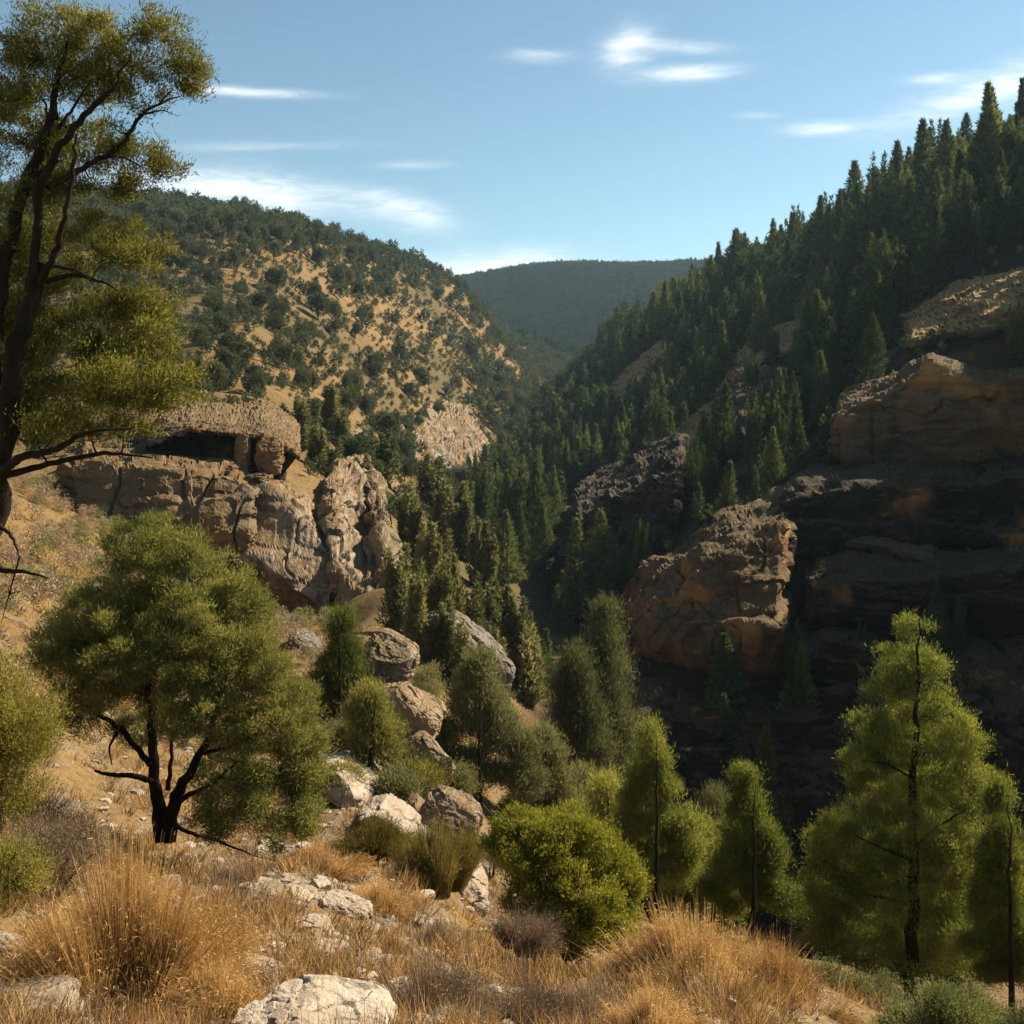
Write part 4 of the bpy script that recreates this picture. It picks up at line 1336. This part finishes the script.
if WANT_NEAR:
    # ---- the round green tree on the near slope
    jt = dict(up=0.55, depth=0.95)
    attach_tree("juniper_tree", "round green tree with two dark forking trunks on the near slope", (165, 836, 20.0),
                [[(163, 840, 0, .16), (157, 800, 0, .12), (152, 755, .1, .09), (146, 690, .2, .06), (140, 610, .3, .03), (150, 545, .2, .01)],
                 [(168, 840, 0, .15), (176, 795, -.1, .11), (195, 768, -.2, .08), (214, 735, -.3, .06), (225, 690, -.3, .035), (235, 620, -.2, .012)],
                 [(155, 782, 0, .06), (138, 772, -.2, .05), (115, 768, -.4, .035), (105, 762, -.5, .02)],
                 [(150, 765, 0, .06), (120, 735, .2, .05), (95, 722, .4, .04), (62, 706, .5, .02), (40, 690, .5, .01)],
                 [(130, 745, .1, .04), (116, 728, .3, .03), (112, 745, -.2, .02), (118, 760, -.3, .01)],
                 [(178, 800, -.1, .06), (200, 786, -.4, .045), (222, 772, -.7, .03), (252, 745, -.9, .015)],
                 [(172, 820, -.1, .04), (195, 822, -.5, .035), (230, 822, -.9, .025), (262, 830, -1.1, .012), (292, 836, -1.2, .005)],
                 [(168, 790, 0, .05), (172, 760, 0, .035), (170, 720, 0, .025), (176, 640, 0, .01)],
                 [(205, 750, -.2, .04), (235, 745, -.1, .03), (255, 725, 0, .012)]],
                [(70, 722, 44, 20, .6), (235, 745, 40, 36, .5), (130, 735, 50, 18, .9), (60, 640, 36, 30), (215, 790, 40, 22, .7), (150, 548, 44, 34), (120, 580, 44, 40), (185, 572, 46, 40), (85, 625, 44, 44, .4), (58, 668, 32, 34, .6), (130, 640, 60, 50, -.6), (130, 640, 60, 50, .8), (200, 630, 60, 50, -.5), (200, 640, 60, 50, .8), (238, 610, 34, 40),
                 (248, 668, 50, 48, -.3), (285, 690, 32, 40), (275, 740, 48, 46, -.6), (300, 775, 26, 40, -.4), (245, 785, 44, 32, -.9), (215, 700, 50, 30, -.6), (95, 690, 50, 22, .5), (150, 700, 50, 20, .6), (305, 745, 26, 46, -.3), (312, 800, 20, 24, -.8), (290, 812, 20, 20, -1.0)],
                31, 1100, 240, 0.085, 0.017, 0.095, MAT_JUNIPER, 0.4, 1.0, 0.85, (), 0.012, shell=0.36)
    # ---- tall open tree leaning in at the picture edge
    attach_tree("broadleaf_tree", "tall open-crowned tree with dark branching trunk leaning in over the slope", (-60, 720, 14.0),
                [[(-60, 726, 0, .30), (-30, 600, 0, .26), (-4, 500, 0, .22), (8, 420, 0, .19), (18, 350, 0, .17), (28, 292, .1, .13), (38, 262, .2, .10)],
                 [(-4, 500, 0, .16), (-20, 300, .4, .14), (0, 196, .5, .12), (16, 150, .5, .10), (38, 110, .5, .075), (50, 66, .4, .05), (54, 30, .4, .02)],
                 [(8, 185, .5, .07), (25, 170, .3, .055), (42, 161, .2, .03), (60, 158, .1, .012)],
                 [(28, 292, .1, .09), (40, 190, 0, .085), (55, 160, -.1, .075), (80, 132, -.2, .065), (108, 108, -.3, .05), (122, 92, -.3, .035), (140, 60, -.3, .012)],
                 [(35, 284, .1, .08), (60, 262, -.2, .065), (76, 222, -.3, .05), (84, 168, -.3, .04), (86, 140, -.3, .02)],
                 [(48, 188, 0, .06), (82, 158, .3, .05), (112, 138, .4, .045), (128, 106, .4, .035), (150, 94, .4, .025), (172, 86, .4, .01)],
                 [(90, 152, .3, .03), (110, 148, .4, .02), (135, 160, .5, .008)],
                 [(40, 108, .5, .05), (36, 80, .5, .04), (44, 50, .5, .02)],
                 [(42, 118, .5, .035), (70, 92, .3, .02), (86, 74, .2, .01)],
                 [(30, 130, .5, .03), (24, 90, .7, .02), (10, 72, .8, .01)],
                 [(40, 280, .2, .05), (58, 268, .5, .04), (86, 276, .8, .02), (108, 292, .9, .008)],
                 [(60, 268, -.2, .04), (92, 276, -.4, .028), (112, 286, -.5, .01)],
                 [(-4, 484, 0, .12), (22, 468, -.5, .085), (50, 455, -.8, .07), (92, 448, -1.0, .055), (108, 437, -1.1, .045), (132, 430, -1.2, .03), (165, 428, -1.2, .01)],
                 [(14, 476, -.4, .07), (60, 462, -.2, .05), (105, 452, 0, .04), (150, 458, .1, .015)],
                 [(-10, 560, 0, .08), (14, 568, -.3, .05), (40, 566, -.5, .035), (68, 572, -.6, .012)],
                 [(-8, 520, 0, .05), (20, 535, -.2, .03), (30, 555, -.3, .012)]],
                [(20, 10, 46, 40, .5), (70, 20, 40, 36, .2), (60, 70, 40, 26, .3), (110, 55, 30, 28, 0), (150, 25, 34, 30, -.2), (160, 62, 28, 28, .2), (176, 50, 14, 30, .2), (130, 85, 30, 20, 0),
                 (20, 130, 30, 36, .6), (75, 128, 40, 26, .2), (110, 140, 34, 20, .3), (140, 150, 22, 14, .4), (95, 172, 40, 18, .3), (140, 158, 18, 10, .4), (30, 175, 40, 26, .3), (-20, 80, 50, 80, .6), (-30, 220, 60, 60, .4),
                 (70, 225, 50, 26, .3), (20, 250, 40, 40, .4), (115, 245, 40, 26, .2), (90, 300, 50, 24, .6), (140, 300, 26, 22, .2), (20, 330, 40, 40, .4), (80, 345, 54, 26, .2), (140, 340, 36, 24, 0), (50, 390, 50, 30, .2), (120, 385, 54, 30, -.4), (165, 392, 34, 24, -.6),
                 (80, 425, 50, 18, -.7), (150, 420, 30, 18, -1), (20, 420, 40, 30, .2), (-30, 340, 50, 80, .4), (185, 372, 18, 12, -.5)],
                37, 1000, 165, 0.062, 0.016, 0.085, MAT_OLIVE, 0.35, 0.7, 0.8,
                [[(128, 106, .4, .03), (140, 104, .4, .02), (152, 100, .4, .012), (166, 106, .4, .004)], [(150, 94, .4, .02), (158, 84, .4, .01), (165, 78, .4, .004)],
                 [(92, 276, -.4, .02), (105, 285, -.5, .012), (115, 298, -.6, .004)], [(30, 555, -.3, .02), (20, 590, -.3, .012), (12, 620, -.3, .004)]], 0.014, shell=0.45, push=0.45)
    # ---- pines at the rim of the gorge
    attach_tree("pine_tree", "tallest young pine with a straight dark trunk at the gorge rim", (911, 992, 25.0),
                [[(911, 996, 0, .16), (912, 900, 0, .13), (914, 800, 0, .095), (917, 700, 0, .05), (919, 618, 0, .012)],
                 [(912, 860, 0, .04), (880, 845, -.2, .03), (850, 830, -.3, .01)], [(913, 850, 0, .04), (940, 830, .2, .03), (975, 812, .3, .01)],
                 [(912, 905, 0, .05), (870, 900, .3, .03), (835, 885, .4, .01)], [(914, 780, 0, .03), (890, 765, 0, .02), (865, 760, 0, .01)]],
                [(919, 632, 16, 16), (908, 660, 24, 20), (930, 668, 20, 20), (895, 688, 22, 16), (925, 700, 32, 24), (885, 735, 30, 22), (950, 722, 26, 24), (915, 740, 40, 30), (870, 770, 24, 22), (972, 745, 20, 20),
                 (978, 770, 20, 22), (940, 775, 40, 28), (895, 790, 40, 28), (860, 822, 26, 20), (838, 838, 24, 18), (980, 805, 24, 24), (925, 830, 50, 34), (868, 855, 44, 30), (825, 868, 20, 20), (960, 860, 44, 34), (900, 885, 56, 36),
                 (840, 900, 34, 26), (968, 905, 40, 34), (860, 940, 44, 26), (930, 935, 50, 32), (825, 935, 22, 22), (890, 965, 50, 20), (960, 960, 34, 20), (985, 850, 18, 22)],
                41, 1300, 150, 0.085, 0.018, 0.10, MAT_PINE, 0.45, 1.0, 0.85, (), 0.010, shell=0.3, push=0.4)
    cone_tree("pine_tree", "slender young pine cut by the picture edge beside the tallest pine", 1012, 1016, 792, 54, 22.0, 43, 420, 160, MAT_PINE, 0.10, 0.016, 0.11, -3)
    cone_tree("pine_tree", "young pine with a bare black trunk right of the bright green bush", 657, 918, 735, 64, 30.0, 47, 460, 150, MAT_PINE, 0.12, 0.02, 0.13)
    cone_tree("pine_tree", "narrow pointed young pine between the bare-trunked pine and the tallest pine", 752, 942, 780, 58, 27.0, 53, 420, 150, MAT_PINE, 0.11, 0.019, 0.12, 4)
    cone_tree("pine_tree", "short pale pine peeping over the bright green bush", 608, 905, 785, 34, 36.0, 59, 150, 180, MAT_PINE, 0.2, 0.022, 0.22, round_=.5)
    cone_tree("pine_tree", "low broad pine filling the gap behind the bare-trunked pine", 703, 925, 832, 40, 33.0, 61, 170, 190, MAT_PINE, 0.18, 0.02, 0.22, round_=1.0)
    cone_tree("pine_tree", "small dim pine in the shade between two brighter pines", 717, 900, 795, 24, 44.0, 63, 110, 160, MAT_GULLY, 0.22, 0.025, 0.24)
    cone_tree("pine_tree", "tall grey green pine in front of the spur on the canyon floor", 606, 790, 603, 36, 60.0, 67, 240, 190, MAT_GULLY, 0.32, 0.04, 0.36, round_=.3)
    cone_tree("pine_tree", "lower grey green pine leaning on the tall one at the canyon floor", 578, 792, 655, 34, 58.0, 71, 180, 180, MAT_GULLY, 0.32, 0.04, 0.36, round_=.6)
    cone_tree("pine_tree", "dark bushy pine at the foot of the near ridge", 480, 822, 662, 60, 38.0, 73, 360, 190, MAT_GULLY, 0.2, 0.028, 0.2, round_=.7, n=8)
    cone_tree("pine_tree", "smaller dark pine beside the bushy pine at the ridge foot", 546, 832, 738, 40, 40.0, 79, 200, 170, MAT_GULLY, 0.2, 0.028, 0.2, round_=.7, n=7)
    cone_tree("pine_tree", "tiny dark pine in the shadow at the ridge foot", 582, 828, 775, 24, 46.0, 83, 90, 160, MAT_GULLY, 0.26, 0.03, 0.26, round_=.8)
    cone_tree("juniper_tree", "feathery green shrub tree behind the round green tree", 340, 738, 618, 42, 34.0, 89, 190, 180, MAT_JUNIPER, 0.17, 0.02, 0.18, round_=.4, n=7)
    cone_tree("juniper_tree", "low feathery green tree against the split tan rock", 370, 768, 690, 30, 30.0, 97, 140, 170, MAT_JUNIPER, 0.15, 0.018, 0.16, 6, round_=.5, n=6)
    # ---- bushes
    attach_tree("green_bush", "bright yellow-green rounded bush in front of the dark gorge", (568, 958, 17.0),
                [[(566, 960, 0, .05), (545, 910, 0, .03), (520, 860, 0, .01)], [(570, 960, 0, .05), (580, 900, 0, .03), (590, 840, 0, .01)], [(572, 958, 0, .05), (605, 910, 0, .03), (625, 880, 0, .01)], [(568, 955, 0, .04), (562, 900, .3, .03), (555, 830, .4, .01)]],
                [(520, 838, 30, 24, .2), (500, 850, 18, 20, .2), (560, 826, 34, 22), (590, 840, 26, 22, -.1), (545, 860, 44, 34, -.3), (545, 860, 40, 30, .5), (600, 870, 36, 34, .2), (625, 880, 20, 28, .1), (580, 890, 44, 36, -.4), (540, 900, 36, 34, 0), (600, 915, 36, 28, -.2), (565, 930, 34, 20, -.2), (636, 885, 10, 16, 0)],
                101, 700, 170, 0.055, 0.017, 0.065, MAT_BUSH, 0.5, 1.0, 0.9, (), 0.006, shell=0.4, cat="bush")
    grass_clump("golden_bush", "big dome of golden dry stems on the near slope", 125, 1030, 10.8, 270, 215, 103, 22000, MAT_GOLD, 0.006, 0.75)
    grass_clump("golden_bush", "smaller golden dry clump touching the big golden dome", 205, 960, 12.5, 110, 80, 104, 5000, MAT_GOLD, 0.006)
    grass_clump("golden_bush", "golden dry clump spilling downhill at the big dome's foot", 215, 1030, 10.3, 120, 80, 105, 6000, MAT_GOLD, 0.006)
    grass_clump("golden_bush", "wide bank of golden grass below the pines", 705, 1030, 13.2, 220, 125, 107, 17000, MAT_GOLD, 0.007, 0.8)
    grass_clump("golden_bush", "golden grass clump between the wide bank and the tallest pine", 780, 1035, 13.6, 150, 110, 108, 6000, MAT_GOLD, 0.007)
    grass_clump("golden_bush", "orange grass clump at the bottom edge before the wide bank", 650, 1045, 11.0, 130, 62, 109, 7000, MAT_GOLD, 0.006)
    grass_clump("golden_bush", "orange grass mound in the middle of the near slope", 380, 928, 16.5, 100, 52, 110, 5000, MAT_GOLD, 0.007)
    grass_clump("golden_bush", "orange grass tuft under the round tree's drooping side", 325, 878, 18.5, 90, 42, 112, 3500, MAT_GOLD, 0.008)
    grass_clump("golden_bush", "pale orange tuft beside the flat white rock", 395, 975, 13.5, 80, 50, 114, 3500, MAT_GOLD, 0.006)
    grass_clump("straw_bush", "straw green shrub growing on the long pale slab", 378, 852, 23.0, 96, 46, 115, 4200, MAT_STRAW, 0.009)
    grass_clump("straw_bush", "straw shrub growing between the tan rock and white lip", 437, 888, 21.0, 92, 84, 116, 6000, MAT_STRAW, 0.009, 0.8)
    for k, (x, y, w, h, D, lab) in enumerate([(430, 1030, 150, 84, 11.2, "broad grey-brown twiggy bush at the bottom of the slope"), (520, 1035, 150, 66, 11.6, "grey-brown bush in front of the bright green bush"),
                                              (520, 950, 84, 56, 15.5, "mauve-brown twiggy bush left of the bright green bush"), (360, 1015, 70, 40, 12.0, "small tan bush behind the white slab"),
                                              (300, 985, 60, 36, 13.0, "small tan bush right of the pointed white rock"), (275, 935, 60, 40, 15.0, "brown bush between the round tree and the white rocks"),
                                              (310, 905, 50, 26, 16.5, "low purplish bush uphill of the chunky pale rock"), (440, 950, 60, 40, 14.5, "thin tan bush beside the pale stone"),
                                              (590, 1030, 100, 52, 11.8, "tan bush between the brown bushes and the orange grass"), (245, 895, 80, 46, 17.5, "dull brown brush in the round tree's shade"),
                                              (110, 875, 60, 44, 17.5, "dull brown brush beside the round tree's trunk")]):
        grass_clump("dry_bush", lab, x, y, D, w, h, 130 + k, 5200 if w > 90 else 2600, MAT_TAN, 0.006, 0.85, 3, curl=0.12, base=0.4)
    shrub("yellow_shrub", "sunny yellow-green shrub at the picture edge", -8, 838, 16.0, 170, 215, 161, 7, 150, MAT_YELLOW, 0.06, 0.014, clumps=330, clump_r=0.12)
    shrub("grey_shrub", "pale grey twiggy shrub in front of the yellow-green shrub", 52, 900, 14.0, 140, 100, 163, 6, 130, MAT_TAN, 0.05, 0.008, clumps=200, clump_r=0.10)
    shrub("grey_shrub", "olive grey shrub low at the picture edge", 5, 900, 13.0, 80, 70, 167, 5, 120, MAT_OLIVE, 0.05, 0.010, clumps=90, clump_r=0.09)
    shrub("sage_bush", "pale sage bush at the foot of the tallest pine", 940, 1070, 12.5, 150, 92, 171, 7, 200, MAT_SAGE, 0.04, 0.012, clumps=190, clump_r=0.07)
    for k, (x, y, w, h, lab, m) in enumerate([(398, 800, 40, 36, "dark olive shrub under the split tan rock", 0), (330, 800, 60, 40, "grey olive shrub above the long pale slab", 1), (420, 795, 50, 40, "olive shrub in the joint of the near ridge", 1),
                                              (412, 720, 44, 40, "shrub hiding the top of the split tan rock", 0), (360, 690, 44, 44, "dark shrub under the buff cliff spur", 0), (430, 700, 40, 40, "dark shrub at the foot of the grey rock spine", 0), (490, 875, 40, 40, "dusky shrub between white rock lip and bright bush", 0),
                                              (620, 950, 50, 40, "brown shrub in the shade of the bright green bush", 1), (700, 960, 50, 36, "olive shrub behind the wide golden bank", 0), (352, 742, 34, 30, "small dark shrub squeezed between the feathery green trees", 0), (388, 752, 30, 26, "small olive shrub rooted under the split rock's lower side", 1), (432, 742, 36, 34, "grey green shrub on the gully side of the split rock", 0), (455, 792, 36, 34, "grey green shrub above the tan rock face", 0), (345, 668, 40, 34, "low shrub between the cliff spur and the rounded tan rock", 0)]):
        shrub("shrub", lab, x, y, terr_D(x, y) * 0.99, w, h, 180 + k, 5, 110, [MAT_GULLY, MAT_OLIVE][m], 0.10 if y < 850 else 0.06, 0.022 if y < 850 else .014, clumps=80, clump_r=0.16 if y < 850 else 0.1)
    for k, (x, y, w, h, D, lab) in enumerate([(838, 1008, 70, 48, 17.5, "dark olive undergrowth bush between the golden bank and the tallest pine"), (880, 1018, 76, 44, 19.0, "dark olive undergrowth bush beneath the tallest pine's left boughs"),
                                              (968, 1030, 80, 46, 18.0, "dark olive undergrowth bush between the tallest pine and the slender pine"), (1022, 1052, 60, 50, 16.0, "dark olive undergrowth bush at the slender pine's foot")]):
        shrub("undergrowth_bush", lab, x, y, D, w, h, 240 + k, 6, 130, MAT_GULLY, 0.05, 0.014, clumps=130, clump_r=0.09)
    # ---- ground cover nobody could count
    rg = np.random.default_rng(99)
    N = 16000
    D = np.exp(rg.uniform(math.log(8.3), math.log(75), N))
    px = rg.uniform(-80, 1100, N)
    ok = (D < np.interp(px, [-80, 300, 400, 470, 530, 600, 1100], [75, 60, 60, 34, 26, 24, 24]))
    nn = vnoise(np.stack([(px - 512) / F * D * 0.9, D * 0.9, np.zeros(N)], 1), 301)
    stony = np.exp(-((px - 345) / 95) ** 2) * np.clip((D - 9.5) / 3, 0, 1)
    ok &= nn > rg.uniform(-0.75, 0.35, N) + 0.5 * stony
    ok &= ~((px > 800 + rg.normal(0, 14, N)) & (D > 11.8) & (rg.uniform(0, 1, N) < .93))
    px, D = px[ok], D[ok]
    X = (px - 512) / F * D
    Z = terrain_z(X, D)
    so = [Soup(), Soup()]
    for k in range(len(X)):
        n = 26 if D[k] < 30 else 14
        hh = rg.uniform(0.12, 0.42)
        a = rg.uniform(0, 6.28, n)
        r = rg.uniform(0, 0.12, n) * (1 + D[k] / 30)
        p = np.stack([X[k] + np.cos(a) * r, D[k] + np.sin(a) * r, np.full(n, Z[k] - 0.03)], 1)
        d = np.stack([np.cos(a) * .6, np.sin(a) * .6, np.full(n, 1.0)], 1) + rg.normal(0, .3, (n, 3))
        so[int(rg.uniform() < 0.4)].leaves(p, d, hh, 0.008 + 0.0006 * D[k], rg)
    tag(obj("dry_grass", so[0].mesh("dry_grass", [MAT_GOLD])), "short golden grass tufts covering the near slope", None, None, "stuff")
    tag(obj("dry_weeds", so[1].mesh("dry_weeds", [MAT_TAN])), "short grey-brown dry weeds over the near slope", None, None, "stuff")
    # loose gravel
    N = 3400
    D = np.exp(rg.uniform(math.log(8.3), math.log(45), N))
    px = rg.normal(340, 170, N)
    ok = (D < np.interp(px, [-80, 300, 400, 470, 530, 600, 1100], [45, 40, 40, 30, 24, 22, 22]))
    px, D = px[ok], D[ok]
    X = (px - 512) / F * D
    Z = terrain_z(X, D)
    protos = [blob_mesh((1, rg.uniform(.6, 1), rg.uniform(.4, .7)), 600 + k, 8, 0.6, 1.5, 0.3, 0.3) for k in range(5)]
    g = Soup()
    for k in range(len(X)):
        V, Q = protos[k % 5]
        s = 0.02 + 0.16 * rg.uniform() ** 5
        a = rg.uniform(0, 6.28)
        W = np.stack([V[:, 0] * math.cos(a) - V[:, 1] * math.sin(a), V[:, 0] * math.sin(a) + V[:, 1] * math.cos(a), V[:, 2]], 1) * s + np.array([X[k], D[k], Z[k]])
        g.add(W, None, Q)
    tag(obj("gravel", g.mesh("gravel", [MAT_ROCK])), "pale loose gravel scattered down the near slope", None, None, "stuff")

if WANT_HAZE:
    x0, x1, y0, y1, z0, z1 = -2300, 3900, -26, 2620, -120, 520
    zs = [o for o in scn.objects if o.type == 'MESH']
    zmin = min((o.matrix_world @ Vector(c)).z for o in zs for c in o.bound_box)
    zmax = max((o.matrix_world @ Vector(c)).z for o in zs for c in o.bound_box)
    z0, z1 = min(zmin - 1, -3), zmax + 3
    V = [(x, y, z) for x in (x0, x1) for y in (y0, y1) for z in (z0, z1)]
    hz = obj("haze", make_mesh("haze", np.array(V), [np.array([[0, 1, 3, 2], [4, 6, 7, 5], [0, 4, 5, 1], [2, 3, 7, 6], [0, 2, 6, 4], [1, 5, 7, 3]])]))
    m = bpy.data.materials.new("haze air")
    m.use_nodes = True
    nt = m.node_tree
    nt.nodes.clear()
    ho = nt.nodes.new("ShaderNodeOutputMaterial")
    pv = nt.nodes.new("ShaderNodeVolumePrincipled")
    pv.inputs["Color"].default_value = (0.55, 0.78, 0.98, 1)
    pv.inputs["Density"].default_value = HAZE_DENSITY
    pv.inputs["Anisotropy"].default_value = 0.2
    nt.links.new(pv.outputs[0], ho.inputs["Volume"])
    hz.data.materials.append(m)
    tag(hz, "thin blue air that pales the far ridge", None, None, "stuff")
